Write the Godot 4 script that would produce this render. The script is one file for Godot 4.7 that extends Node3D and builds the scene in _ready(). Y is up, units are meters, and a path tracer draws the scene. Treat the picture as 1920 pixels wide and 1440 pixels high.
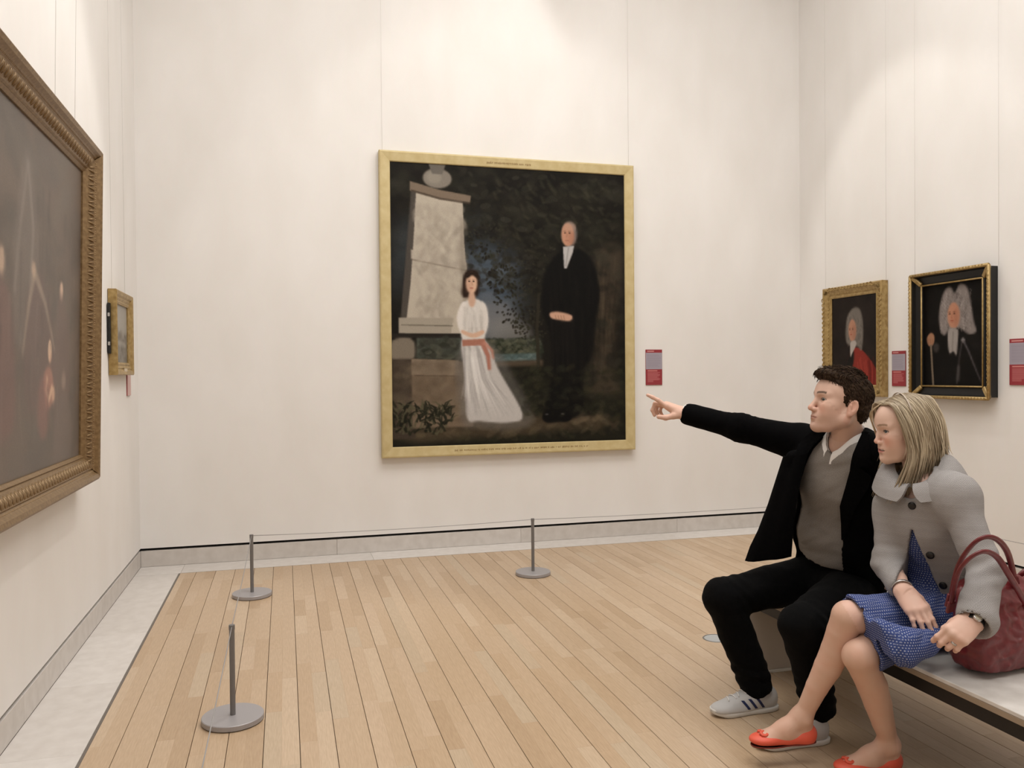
extends Node3D
# A picture gallery: two visitors on a bench look at paintings hung on pale plaster walls.
# World: y up, metres; the back wall lies at z = BACK, the side walls at x = WEST and x = EAST.

const BACK := -6.348
const WEST := -1.002
const EAST := 4.409
const SOUTH := 3.2
const HIGH := 5.6
const FLOOR_X := -0.707       # edge of the timber floor beside the left stone border
const FLOOR_Z := -6.076       # edge of the timber floor beside the back stone border
const GAP_LOW := 0.114        # shadow gap between the stone skirting and the plaster
const GAP_HIGH := 0.133

var rng := RandomNumberGenerator.new()
var M := {}                   # materials by name


func _ready():
	rng.seed = 41
	# camera
	var cam := Camera3D.new()
	cam.name = "camera"
	cam.transform = Transform3D(Basis(Vector3(0.96374, -0.00866, 0.2667), Vector3(0.01175, 0.99988, -0.00999), Vector3(-0.26658, 0.01276, 0.96373)).orthonormalized(), Vector3(0, 1.36, 0))
	cam.fov = 50.03
	cam.near = 0.05
	cam.far = 60.0
	add_child(cam)
	cam.current = true
	# environment: a closed room, so the sky only shows through nothing
	var we := WorldEnvironment.new()
	we.name = "environment"
	var env := Environment.new()
	env.background_mode = Environment.BG_COLOR
	env.background_color = Color(0.55, 0.53, 0.5)
	env.tonemap_mode = Environment.TONE_MAPPER_LINEAR
	env.tonemap_exposure = 0.209
	env.sdfgi_enabled = true
	env.ssao_enabled = true
	env.ssil_enabled = true
	we.environment = env
	add_child(we)
	gallery_lights()
	materials()
	room()
	timber_floor()
	stone_border()
	bench()
	floor_disc()
	barrier()
	main_painting()
	big_painting()
	small_painting()
	portraits()
	wall_texts()
	man()
	woman()
	red_bag()


func gallery_lights():
	# luminous ceiling panels: a glowing sheet in a frame, with an area light of the same size just below it
	for s in [[1.7, -3.5, 4.4, 2.0, 62.0], [1.7, -0.5, 4.4, 2.0, 58.0]]:
		var o := thing("ceiling_light", "", "", Vector3(s[0], HIGH, s[1]))
		o.set_meta("kind", "structure")
		var st := SurfaceTool.new()
		st.begin(Mesh.PRIMITIVE_TRIANGLES)
		for k in [[s[2] / 2 + 0.03, 0.0, 0.06, s[3] + 0.12], [-s[2] / 2 - 0.03, 0.0, 0.06, s[3] + 0.12], [0.0, s[3] / 2 + 0.03, s[2], 0.06], [0.0, -s[3] / 2 - 0.03, s[2], 0.06]]:
			add_box(st, Vector3(k[0], -0.03, k[1]), Vector3(k[2], 0.06, k[3]), 0.004)
		obj("frame", st, mat("frame_white", Color(0.86, 0.85, 0.83), 0.5), o)
		st = SurfaceTool.new()
		st.begin(Mesh.PRIMITIVE_TRIANGLES)
		add_box(st, Vector3(0, -0.02, 0), Vector3(s[2], 0.02, s[3]), 0.002)
		var glow := mat("diffuser_glow", Color(0.9, 0.9, 0.88), 0.6)
		glow.emission_enabled = true
		glow.emission = Color(1.0, 0.96, 0.9)
		glow.emission_energy_multiplier = 1.2
		obj("diffuser", st, glow, o)
		var a := AreaLight3D.new()
		a.name = "panel_light"
		a.area_size = Vector2(s[2], s[3])
		a.light_energy = s[4]
		a.light_color = Color(1.0, 0.993, 0.985)
		a.shadow_enabled = true
		a.position = Vector3(0, -0.06, 0)
		a.rotation.x = -PI / 2
		o.add_child(a)
	# track spots washing the pictures
	for s in [[1.6, -3.2, 1.75, 1.6, BACK, 8.0, 34.0], [1.8, -5.72, 0.2, 0.8, BACK, 2.6, 47.0], [1.1, -4.9, WEST, 0.5, -3.5, 15.0, 29.0], [2.7, -5.7, EAST, 0.9, -4.6, 10.0, 27.0]]:
		spot_lamp(Vector3(s[0], 5.3, s[1]), Vector3(s[2], s[3], s[4]), s[5], s[6])


func spot_lamp(from: Vector3, to: Vector3, energy: float, cone: float):
	var o := thing("ceiling_spotlight", "", "", from)
	o.set_meta("kind", "structure")
	var d := (to - from).normalized()
	var up := Quaternion(Vector3.DOWN, d)
	var st := SurfaceTool.new()
	st.begin(Mesh.PRIMITIVE_TRIANGLES)
	add_lathe(st, [Vector2(0.0, 0.11), Vector2(0.04, 0.11), Vector2(0.05, 0.09), Vector2(0.055, -0.06), Vector2(0.05, -0.06), Vector2(0.045, 0.05), Vector2(0, 0.05)], 20, Transform3D(Basis(up), Vector3.ZERO))
	obj("housing", st, mat("lamp_grey", Color(0.75, 0.75, 0.74), 0.4), o)
	st = SurfaceTool.new()
	st.begin(Mesh.PRIMITIVE_TRIANGLES)
	add_lathe(st, [Vector2(0.008, HIGH - from.y), Vector2(0.008, 0.09)], 10, Transform3D.IDENTITY)
	obj("stem", st, mat("lamp_grey", Color(0.75, 0.75, 0.74), 0.4), o)
	st = SurfaceTool.new()
	st.begin(Mesh.PRIMITIVE_TRIANGLES)
	add_lathe(st, [Vector2(0.0, -0.035), Vector2(0.042, -0.035), Vector2(0.042, -0.03), Vector2(0.0, -0.03)], 20, Transform3D(Basis(up), Vector3.ZERO))
	var glow := mat("spot_glow", Color(0.9, 0.9, 0.85), 0.5)
	glow.emission_enabled = true
	glow.emission = Color(1.0, 0.95, 0.86)
	glow.emission_energy_multiplier = 2.0
	obj("bulb", st, glow, o)
	var l := SpotLight3D.new()
	l.name = "beam"
	l.light_energy = energy
	l.light_color = Color(1.0, 0.985, 0.96)
	l.spot_angle = cone
	l.spot_angle_attenuation = 0.35
	l.spot_range = 14.0
	l.spot_attenuation = 2.0
	l.light_size = 0.05
	l.shadow_enabled = true
	o.add_child(l)
	l.look_at_from_position(from + d * 0.07, to)


# ---------------------------------------------------------------- scene helpers
func unique(called: String, parent: Node) -> String:
	if not parent.has_node(NodePath(called)):
		return called
	var n := 1
	while parent.has_node(NodePath("%s_%03d" % [called, n])):
		n += 1
	return "%s_%03d" % [called, n]


func thing(called: String, label: String, category: String, at := Vector3.ZERO, group := "") -> Node3D:
	var o := Node3D.new()
	o.name = unique(called, self)
	o.position = at
	add_child(o)
	tag(o, label, category, group)
	return o


func tag(o: Node3D, label: String, category: String, group := "") -> Node3D:
	if label:
		o.set_meta("label", label)
	if category:
		o.set_meta("category", category)
	if group:
		o.set_meta("group", group)
	return o


func obj(called: String, shape, m: Material, parent: Node = self) -> MeshInstance3D:
	var o := MeshInstance3D.new()
	o.name = unique(called, parent)
	if shape is SurfaceTool:
		shape.generate_normals()
		o.mesh = shape.commit()
	else:
		o.mesh = shape
	o.material_override = m
	parent.add_child(o)
	return o


func struct(called: String, shape, m: Material, parent: Node = self) -> MeshInstance3D:
	var o := obj(called, shape, m, parent)
	if parent == self:
		o.set_meta("kind", "structure")
	return o


func begin() -> SurfaceTool:
	var st := SurfaceTool.new()
	st.begin(Mesh.PRIMITIVE_TRIANGLES)
	return st


# a box with chamfered edges; flat shaded
func add_box(st: SurfaceTool, c: Vector3, size: Vector3, bevel := 0.0, basis := Basis.IDENTITY):
	st.set_smooth_group(-1)
	var h := size / 2
	var b := minf(bevel, minf(h.x, minf(h.y, h.z)) * 0.9)
	var pts := func(ax: int, sg: float) -> Array:  # the four corners of one face
		var u := (ax + 1) % 3
		var v := (ax + 2) % 3
		var res := []
		for k in [[-1, -1], [1, -1], [1, 1], [-1, 1]]:
			var p := Vector3.ZERO
			p[ax] = sg * h[ax]
			p[u] = k[0] * (h[u] - b)
			p[v] = k[1] * (h[v] - b)
			res.append(p)
		return res
	for ax in 3:
		for sg in [-1.0, 1.0]:
			var q: Array = pts.call(ax, sg)
			if sg > 0:
				q.reverse()
			add_quad(st, c + basis * q[0], c + basis * q[1], c + basis * q[2], c + basis * q[3])
	if b <= 0.0:
		return
	for ax in 3:  # edges along ax
		var u := (ax + 1) % 3
		var v := (ax + 2) % 3
		for su in [-1.0, 1.0]:
			for sv in [-1.0, 1.0]:
				var q := []
				for k in [[-1.0, 0], [1.0, 0], [1.0, 1], [-1.0, 1]]:
					var p := Vector3.ZERO
					p[ax] = k[0] * (h[ax] - b)
					p[u] = su * (h[u] - (b if k[1] else 0.0))
					p[v] = sv * (h[v] - (0.0 if k[1] else b))
					q.append(p)
				if su * sv < 0:
					q.reverse()
				add_quad(st, c + basis * q[0], c + basis * q[1], c + basis * q[2], c + basis * q[3])
	for sx in [-1.0, 1.0]:
		for sy in [-1.0, 1.0]:
			for sz in [-1.0, 1.0]:
				var a := Vector3(sx * h.x, sy * (h.y - b), sz * (h.z - b))
				var d := Vector3(sx * (h.x - b), sy * h.y, sz * (h.z - b))
				var e := Vector3(sx * (h.x - b), sy * (h.y - b), sz * h.z)
				if sx * sy * sz > 0:
					add_tri(st, c + basis * a, c + basis * e, c + basis * d)
				else:
					add_tri(st, c + basis * a, c + basis * d, c + basis * e)


func add_tri(st: SurfaceTool, a: Vector3, b: Vector3, c: Vector3):
	st.add_vertex(a)
	st.add_vertex(b)
	st.add_vertex(c)


func add_quad(st: SurfaceTool, a: Vector3, b: Vector3, c: Vector3, d: Vector3):
	add_tri(st, a, b, c)
	add_tri(st, a, c, d)


# a profile (radius, height) turned about y
func add_lathe(st: SurfaceTool, prof: Array, n: int, t := Transform3D.IDENTITY, smooth := false):
	st.set_smooth_group(1 if smooth else -1)
	for i in prof.size() - 1:
		for k in n:
			var a0 := TAU * k / n
			var a1 := TAU * (k + 1) / n
			var p := func(q: Vector2, a: float) -> Vector3: return t * Vector3(q.x * cos(a), q.y, q.x * sin(a))
			var v: Array = [p.call(prof[i], a0), p.call(prof[i], a1), p.call(prof[i + 1], a1), p.call(prof[i + 1], a0)]
			if prof[i].x > 1e-6:
				add_tri(st, v[0], v[2], v[1])
			if prof[i + 1].x > 1e-6:
				add_tri(st, v[0], v[3], v[2])


# a round or flattened tube along a path; radii and flatness may vary
func add_tube(st: SurfaceTool, path: Array, radii, n := 8, flat := 1.0, side := Vector3.UP, colors = null):
	st.set_smooth_group(1)
	var rings := []
	var prev := side
	for i in path.size():
		var d: Vector3 = (path[mini(i + 1, path.size() - 1)] - path[maxi(i - 1, 0)]).normalized()
		var x := (prev - d * prev.dot(d))
		if x.length() < 1e-4:
			x = d.cross(Vector3(0.31, 0.9, 0.2))
		x = x.normalized()
		prev = x
		var y := d.cross(x)
		var r: float = radii if radii is float else radii[i]
		var ring := []
		for k in n:
			var a := TAU * k / n
			ring.append(path[i] + (x * cos(a) * flat + y * sin(a)) * r)
		rings.append(ring)
	for i in rings.size() - 1:
		for k in n:
			var l := (k + 1) % n
			if colors != null:
				st.set_color(colors[i])
			add_quad(st, rings[i][k], rings[i][l], rings[i + 1][l], rings[i + 1][k])
	for k in range(1, n - 1):
		if colors != null:
			st.set_color(colors[0])
		add_tri(st, rings[0][0], rings[0][k + 1], rings[0][k])
		if colors != null:
			st.set_color(colors[-1])
		add_tri(st, rings[-1][0], rings[-1][k], rings[-1][k + 1])


# a cloth sheet: rows of points, given a thickness; front is the side the rows show clockwise
func add_sheet(st: SurfaceTool, rows: Array, thick: float):
	st.set_smooth_group(1)
	var nr := rows.size()
	var nc: int = rows[0].size()
	var back := []
	for i in nr:
		var b := []
		for j in nc:
			var du: Vector3 = rows[mini(i + 1, nr - 1)][j] - rows[maxi(i - 1, 0)][j]
			var dv: Vector3 = rows[i][mini(j + 1, nc - 1)] - rows[i][maxi(j - 1, 0)]
			b.append(rows[i][j] - dv.cross(du).normalized() * thick)
		back.append(b)
	for i in nr - 1:
		for j in nc - 1:
			add_quad(st, rows[i][j], rows[i + 1][j], rows[i + 1][j + 1], rows[i][j + 1])
			add_quad(st, back[i][j], back[i][j + 1], back[i + 1][j + 1], back[i + 1][j])
	st.set_smooth_group(-1)
	for i in nr - 1:
		add_quad(st, rows[i][0], back[i][0], back[i + 1][0], rows[i + 1][0])
		add_quad(st, rows[i][nc - 1], rows[i + 1][nc - 1], back[i + 1][nc - 1], back[i][nc - 1])
	for j in nc - 1:
		add_quad(st, rows[0][j], rows[0][j + 1], back[0][j + 1], back[0][j])
		add_quad(st, rows[nr - 1][j], back[nr - 1][j], back[nr - 1][j + 1], rows[nr - 1][j + 1])


func curve(pts: Array, n: int) -> Array:  # a smooth path through points
	var res := []
	var m := pts.size()
	for i in n + 1:
		var t := float(i) / n * (m - 1)
		var k := mini(int(t), m - 2)
		var p0: Vector3 = pts[maxi(k - 1, 0)]
		var p3: Vector3 = pts[mini(k + 2, m - 1)]
		res.append(pts[k].cubic_interpolate(pts[k + 1], p0, p3, t - k))
	return res


func ramp(t: float, xs: Array, ys: Array) -> float:  # piecewise linear
	if t <= xs[0]:
		return ys[0]
	for i in xs.size() - 1:
		if t < xs[i + 1]:
			return lerpf(ys[i], ys[i + 1], (t - xs[i]) / (xs[i + 1] - xs[i]))
	return ys[-1]


# ---------------------------------------------------------------- distance fields meshed as surface nets
class Field:
	var kinds := PackedInt32Array()
	var ops := PackedInt32Array()
	var ks := PackedFloat32Array()
	var aa := PackedVector3Array()
	var bb := PackedVector3Array()
	var ra := PackedFloat32Array()
	var rb := PackedFloat32Array()
	var inv := PackedFloat32Array()
	var turn: Array[Basis] = []
	var post = null
	var reach := 0.0
	var lo := Vector3(1e9, 1e9, 1e9)
	var hi := Vector3(-1e9, -1e9, -1e9)

	func put(kind: int, op: int, k: float, a: Vector3, b: Vector3, r0: float, r1: float, iv: float, t: Basis):
		kinds.append(kind)
		ops.append(op)
		ks.append(k)
		aa.append(a)
		bb.append(b)
		ra.append(r0)
		rb.append(r1)
		inv.append(iv)
		turn.append(t)

	func grow(p: Vector3, r: float):
		lo = lo.min(p - Vector3(r, r, r))
		hi = hi.max(p + Vector3(r, r, r))

	# a tapered capsule
	func cone(a: Vector3, b: Vector3, r0: float, r1: float, k := 0.02, op := 0):
		if op == 0:
			grow(a, r0)
			grow(b, r1)
		put(0, op, k, a, b - a, r0, r1 - r0, 1.0 / maxf((b - a).length_squared(), 1e-9), Basis.IDENTITY)

	func chain(pts: Array, radii: Array, k := 0.02, op := 0):
		for i in pts.size() - 1:
			cone(pts[i], pts[i + 1], radii[i], radii[i + 1], k, op)

	func ball(c: Vector3, r: float, k := 0.02, op := 0):
		cone(c, c, r, r, k, op)

	# an ellipsoid with half axes r along the columns of t
	func ell(c: Vector3, r: Vector3, t := Basis.IDENTITY, k := 0.02, op := 0):
		if op == 0:
			grow(c, maxf(r.x, maxf(r.y, r.z)))
		put(1, op, k, c, r, 0.0, 0.0, 0.0, t.inverse())

	# a box with half sizes r and rounded edges
	func box(c: Vector3, r: Vector3, t := Basis.IDENTITY, rnd := 0.005, k := 0.01, op := 0):
		if op == 0:
			grow(c, r.length())
		put(2, op, k, c, r - Vector3(rnd, rnd, rnd), rnd, 0.0, 0.0, t.inverse())

	# keep only what lies behind the plane through p with the normal n
	func clip(p: Vector3, n: Vector3, k := 0.0):
		put(3, 2, k, n.normalized(), p, 0.0, 0.0, 0.0, Basis.IDENTITY)

	func one(i: int, p: Vector3) -> float:
		var kind := kinds[i]
		if kind == 0:
			var q := p - aa[i]
			var t := clampf(q.dot(bb[i]) * inv[i], 0.0, 1.0)
			return (q - bb[i] * t).length() - ra[i] - rb[i] * t
		if kind == 1:
			var q := turn[i] * (p - aa[i])
			var r := bb[i]
			var s := q / r
			var k0 := s.length()
			var k1 := (s / r).length()
			return k0 * (k0 - 1.0) / maxf(k1, 1e-6)
		if kind == 2:
			var q := (turn[i] * (p - aa[i])).abs() - bb[i]
			return q.max(Vector3.ZERO).length() + minf(maxf(q.x, maxf(q.y, q.z)), 0.0) - ra[i]
		return aa[i].dot(p - bb[i])

	func at(p: Vector3, use: PackedInt32Array) -> float:
		var d := 1.0
		for i in use:
			var e := one(i, p)
			var k := ks[i]
			if ops[i] == 0:
				if k > 0.0:
					var h := maxf(k - absf(d - e), 0.0)
					d = minf(d, e) - h * h / k * 0.25
				else:
					d = minf(d, e)
			else:
				if ops[i] == 1:
					e = -e
				if k > 0.0:
					var h := maxf(k - absf(d - e), 0.0)
					d = maxf(d, e) + h * h / k * 0.25
				else:
					d = maxf(d, e)
		if post != null:
			d = post.call(p, d)
		return d

	# the surface as [vertices, normals, indices]
	func nets(cell: float) -> Array:
		var low := lo - Vector3.ONE * (cell * 2.0 + reach)
		var size := hi - lo + Vector3.ONE * (cell * 4.0 + 2.0 * reach)
		var B := 5
		var nbx := int(size.x / cell / B) + 1
		var nby := int(size.y / cell / B) + 1
		var nbz := int(size.z / cell / B) + 1
		var nx := nbx * B + 1
		var ny := nby * B + 1
		var nz := nbz * B + 1
		var sy := nx
		var sz := nx * ny
		var g := PackedFloat32Array()
		g.resize(nx * ny * nz)
		g.fill(1.0)
		var R := cell * B * 0.8661
		var blocks: Array[Vector3i] = []
		var count := kinds.size()
		for bz in nbz:
			for by in nby:
				for bx in nbx:
					var c := low + Vector3(bx + 0.5, by + 0.5, bz + 0.5) * (cell * B)
					var use := PackedInt32Array()
					var any := false
					for i in count:
						var e := one(i, c)
						if ops[i] == 2:
							if e > -(R + ks[i] + reach):
								use.append(i)
						elif e * (0.5 if kinds[i] == 1 else 1.0) < R * 1.1 + ks[i] + reach:
							use.append(i)
							if ops[i] == 0:
								any = true
					if not any:
						continue
					var dc := at(c, use)
					if dc > R * 2.0 + reach + cell:
						continue
					var inside := dc < -(R * 2.0 + reach + cell)
					if not inside:
						blocks.append(Vector3i(bx, by, bz))
					for z in B:
						for y in B:
							var row := (bz * B + z) * sz + (by * B + y) * sy + bx * B
							var p := low + Vector3(bx * B, by * B + y, bz * B + z) * cell
							for x in B:
								if inside:
									g[row + x] = -1.0
								else:
									g[row + x] = at(p, use)
									p.x += cell
		# one vertex in each cell the surface crosses
		var ids := PackedInt32Array()
		ids.resize(nx * ny * nz)
		ids.fill(-1)
		var verts := PackedVector3Array()
		var cells := PackedInt32Array()
		for b in blocks:
			for z in range(b.z * B, mini(b.z * B + B, nz - 1)):
				for y in range(b.y * B, mini(b.y * B + B, ny - 1)):
					var row := z * sz + y * sy + b.x * B
					for x in B:
						var i := row + x
						var v0 := g[i]
						var v1 := g[i + 1]
						var v2 := g[i + sy]
						var v3 := g[i + sy + 1]
						var v4 := g[i + sz]
						var v5 := g[i + sz + 1]
						var v6 := g[i + sz + sy]
						var v7 := g[i + sz + sy + 1]
						var n := int(v0 < 0.0) + int(v1 < 0.0) + int(v2 < 0.0) + int(v3 < 0.0) + int(v4 < 0.0) + int(v5 < 0.0) + int(v6 < 0.0) + int(v7 < 0.0)
						if n == 0 or n == 8:
							continue
						var s := Vector3.ZERO
						var m := 0
						if (v0 < 0.0) != (v1 < 0.0):
							s += Vector3(v0 / (v0 - v1), 0, 0)
							m += 1
						if (v2 < 0.0) != (v3 < 0.0):
							s += Vector3(v2 / (v2 - v3), 1, 0)
							m += 1
						if (v4 < 0.0) != (v5 < 0.0):
							s += Vector3(v4 / (v4 - v5), 0, 1)
							m += 1
						if (v6 < 0.0) != (v7 < 0.0):
							s += Vector3(v6 / (v6 - v7), 1, 1)
							m += 1
						if (v0 < 0.0) != (v2 < 0.0):
							s += Vector3(0, v0 / (v0 - v2), 0)
							m += 1
						if (v1 < 0.0) != (v3 < 0.0):
							s += Vector3(1, v1 / (v1 - v3), 0)
							m += 1
						if (v4 < 0.0) != (v6 < 0.0):
							s += Vector3(0, v4 / (v4 - v6), 1)
							m += 1
						if (v5 < 0.0) != (v7 < 0.0):
							s += Vector3(1, v5 / (v5 - v7), 1)
							m += 1
						if (v0 < 0.0) != (v4 < 0.0):
							s += Vector3(0, 0, v0 / (v0 - v4))
							m += 1
						if (v1 < 0.0) != (v5 < 0.0):
							s += Vector3(1, 0, v1 / (v1 - v5))
							m += 1
						if (v2 < 0.0) != (v6 < 0.0):
							s += Vector3(0, 1, v2 / (v2 - v6))
							m += 1
						if (v3 < 0.0) != (v7 < 0.0):
							s += Vector3(1, 1, v3 / (v3 - v7))
							m += 1
						ids[i] = verts.size()
						verts.append(low + (Vector3(b.x * B + x, y, z) + s / m) * cell)
						cells.append(i)
		var idx := PackedInt32Array()
		var nrm := PackedVector3Array()
		nrm.resize(verts.size())
		var steps := [1, sy, sz]
		for i in cells:
			for ax in 3:
				var d0 := g[i] < 0.0
				var d1 := g[i + steps[ax]] < 0.0
				if d0 == d1:
					continue
				var u: int = steps[(ax + 1) % 3]
				var v: int = steps[(ax + 2) % 3]
				if i - u - v < 0:
					continue
				var q0 := ids[i]
				var q1 := ids[i - u]
				var q2 := ids[i - u - v]
				var q3 := ids[i - v]
				if q1 < 0 or q2 < 0 or q3 < 0:
					continue
				if d0:  # the outside lies towards +ax
					var t := q1
					q1 = q3
					q3 = t
				idx.append_array(PackedInt32Array([q0, q1, q2, q0, q2, q3]))
				var n := (verts[q2] - verts[q0]).cross(verts[q3] - verts[q1]) * -1.0
				nrm[q0] += n
				nrm[q1] += n
				nrm[q2] += n
				nrm[q3] += n
		for i in nrm.size():
			nrm[i] = nrm[i].normalized()
		return [verts, nrm, idx]


# a mesh of several nets, coloured by a function of the place if one is given; all joined into one surface
func net_mesh(nets: Array, paint = null) -> ArrayMesh:
	var v := PackedVector3Array()
	var n := PackedVector3Array()
	var ix := PackedInt32Array()
	for s in nets:
		var first := v.size()
		v.append_array(s[0])
		n.append_array(s[1])
		for i in s[2]:
			ix.append(i + first)
	var arr := []
	arr.resize(Mesh.ARRAY_MAX)
	arr[Mesh.ARRAY_VERTEX] = v
	arr[Mesh.ARRAY_NORMAL] = n
	arr[Mesh.ARRAY_INDEX] = ix
	if paint != null:
		var c := PackedColorArray()
		c.resize(v.size())
		for i in v.size():
			c[i] = paint.call(v[i])
		arr[Mesh.ARRAY_COLOR] = c
	var m := ArrayMesh.new()
	m.add_surface_from_arrays(Mesh.PRIMITIVE_TRIANGLES, arr)
	return m


# ---------------------------------------------------------------- materials
func mat(called: String, c: Color, rough := 0.8, metal := 0.0) -> StandardMaterial3D:
	if M.has(called):
		return M[called]
	var m := StandardMaterial3D.new()
	m.resource_name = called
	m.albedo_color = c
	m.roughness = rough
	m.metallic = metal
	m.cull_mode = BaseMaterial3D.CULL_DISABLED
	M[called] = m
	return m


func noise_tex(freq: float, oct: int, c0: Color, c1: Color, size := 256, sd := 1, bias := 0.5) -> NoiseTexture2D:
	var f := FastNoiseLite.new()
	f.noise_type = FastNoiseLite.TYPE_SIMPLEX_SMOOTH
	f.frequency = freq
	f.fractal_octaves = oct
	f.seed = sd
	var t := NoiseTexture2D.new()
	t.width = size
	t.height = size
	t.seamless = true
	t.noise = f
	var gr := Gradient.new()
	gr.set_color(0, c0)
	gr.set_color(1, c1)
	gr.set_offset(0, maxf(0.0, bias - 0.4))
	gr.set_offset(1, minf(1.0, bias + 0.4))
	t.color_ramp = gr
	return t


func tri(m: StandardMaterial3D, scale: Vector3, world := true):
	m.uv1_triplanar = true
	m.uv1_world_triplanar = world
	m.uv1_scale = scale
	m.uv1_triplanar_sharpness = 4.0


func materials():
	# plaster: warm white paint with faint broad mottling and roller marks
	var m := mat("plaster", Color(0.911, 0.899, 0.886), 0.9)
	m.albedo_texture = noise_tex(0.008, 4, Color(0.978, 0.975, 0.97), Color(1, 1, 1), 512, 3)
	tri(m, Vector3(0.45, 0.22, 0.45))
	m = mat("gap_black", Color(0.02, 0.018, 0.016), 0.9)
	# pale limestone
	for k in 4:
		var c := Color(0.8, 0.775, 0.75).lerp(Color(0.85, 0.83, 0.81), k / 3.0)
		m = mat("stone_%d" % k, c, 0.45)
		m.albedo_texture = noise_tex(0.02, 5, Color(0.95, 0.945, 0.94), Color(1, 1, 1), 512, 20 + k)
		tri(m, Vector3(1.1, 1.1, 1.1))
	# timber: long stretched grain under a satin varnish, in a row of tones
	var grain := noise_tex(0.03, 5, Color(0.93, 0.915, 0.9), Color(1, 1, 1), 512, 7)
	var tones := [Color(0.765, 0.67, 0.56), Color(0.757, 0.66, 0.547), Color(0.778, 0.685, 0.58), Color(0.745, 0.645, 0.53), Color(0.76, 0.665, 0.555), Color(0.725, 0.625, 0.51), Color(0.788, 0.7, 0.595), Color(0.76, 0.68, 0.578)]
	for k in tones.size():
		m = mat("timber_%d" % k, tones[k], 0.34)
		m.albedo_texture = grain
		tri(m, Vector3(9.0, 9.0, 0.7))
		m.uv1_offset = Vector3(k * 0.37, 0, k * 0.21)
		m.metallic_specular = 0.45
	mat("timber_gap", Color(0.3, 0.23, 0.16), 0.9)
	mat("slate", Color(0.42, 0.39, 0.36), 0.6)
	mat("steel", Color(0.63, 0.615, 0.62), 0.42, 0.2)
	mat("steel_dark", Color(0.46, 0.45, 0.445), 0.42, 0.3)
	mat("cord", Color(0.6, 0.59, 0.585), 0.7)
	m = mat("gilt", Color(0.7, 0.6, 0.4), 0.42, 0.35)
	m.albedo_texture = noise_tex(0.03, 4, Color(0.8, 0.76, 0.68), Color(1, 1, 1), 256, 5)
	tri(m, Vector3(3, 3, 3))
	m = mat("gilt_dark", Color(0.56, 0.46, 0.32), 0.4, 0.35)
	m.albedo_texture = noise_tex(0.04, 4, Color(0.78, 0.74, 0.69), Color(1, 1, 1), 256, 6)
	tri(m, Vector3(4, 4, 4))
	m = mat("gilt_pale", Color(0.78, 0.715, 0.535), 0.5, 0.1)
	m.albedo_texture = noise_tex(0.02, 4, Color(0.94, 0.92, 0.88), Color(1, 1, 1), 256, 8)
	tri(m, Vector3(2, 2, 2))
	mat("ebony", Color(0.045, 0.04, 0.035), 0.45)
	# skin
	m = mat("skin", Color(1, 1, 1), 0.5)
	m.vertex_color_use_as_albedo = true
	m.metallic_specular = 0.4
	m = mat("hair", Color(1, 1, 1), 0.48)
	m.vertex_color_use_as_albedo = true
	m = mat("dark_hair", Color(1, 1, 1), 0.6)
	m.vertex_color_use_as_albedo = true
	m.metallic_specular = 0.16
	m = mat("eyes", Color(1, 1, 1), 0.12)
	m.vertex_color_use_as_albedo = true
	# cloth
	m = mat("black_wool", Color(0.014, 0.013, 0.015), 0.95)
	m.metallic_specular = 0.2
	m.heightmap_enabled = true
	m.heightmap_texture = noise_tex(0.05, 3, Color.BLACK, Color.WHITE, 256, 11)
	m.heightmap_scale = 0.05
	tri(m, Vector3(5, 5, 5))
	m = mat("black_denim", Color(0.012, 0.012, 0.014), 0.9)
	m.metallic_specular = 0.25
	m.heightmap_enabled = true
	m.heightmap_texture = M["black_wool"].heightmap_texture
	m.heightmap_scale = 0.05
	tri(m, Vector3(7, 7, 7))
	m = mat("grey_knit", Color(0.57, 0.545, 0.52), 0.95)
	m.metallic_specular = 0.15
	m.albedo_texture = noise_tex(0.12, 3, Color(0.8, 0.8, 0.8), Color(1, 1, 1), 256, 12)
	m.heightmap_enabled = true
	m.heightmap_texture = m.albedo_texture
	m.heightmap_scale = 0.1
	tri(m, Vector3(9, 9, 9))
	mat("white_cotton", Color(0.9, 0.89, 0.88), 0.85)
	m = mat("tweed", Color(0.725, 0.715, 0.71), 0.95)
	m.metallic_specular = 0.15
	m.albedo_texture = herringbone()
	m.heightmap_enabled = true
	m.heightmap_texture = m.albedo_texture
	m.heightmap_scale = 0.08
	tri(m, Vector3(16, 16, 16))
	m = mat("dot_cotton", Color(1, 1, 1), 0.85)
	m.metallic_specular = 0.2
	m.albedo_texture = dots()
	tri(m, Vector3(31, 31, 31))
	m = mat("red_leather", Color(0.44, 0.13, 0.145), 0.36)
	m.albedo_texture = noise_tex(0.03, 4, Color(0.82, 0.8, 0.8), Color(1, 1, 1), 256, 15)
	m.heightmap_enabled = true
	m.heightmap_texture = m.albedo_texture
	m.heightmap_scale = 0.2
	tri(m, Vector3(4, 4, 4))
	m = mat("coral_leather", Color(0.87, 0.36, 0.27), 0.5)
	mat("white_leather", Color(0.82, 0.81, 0.79), 0.5)
	mat("blue_stripe", Color(0.07, 0.13, 0.3), 0.6)
	mat("silver", Color(0.75, 0.74, 0.73), 0.2, 0.9)
	mat("dark_button", Color(0.03, 0.025, 0.03), 0.35)


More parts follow.
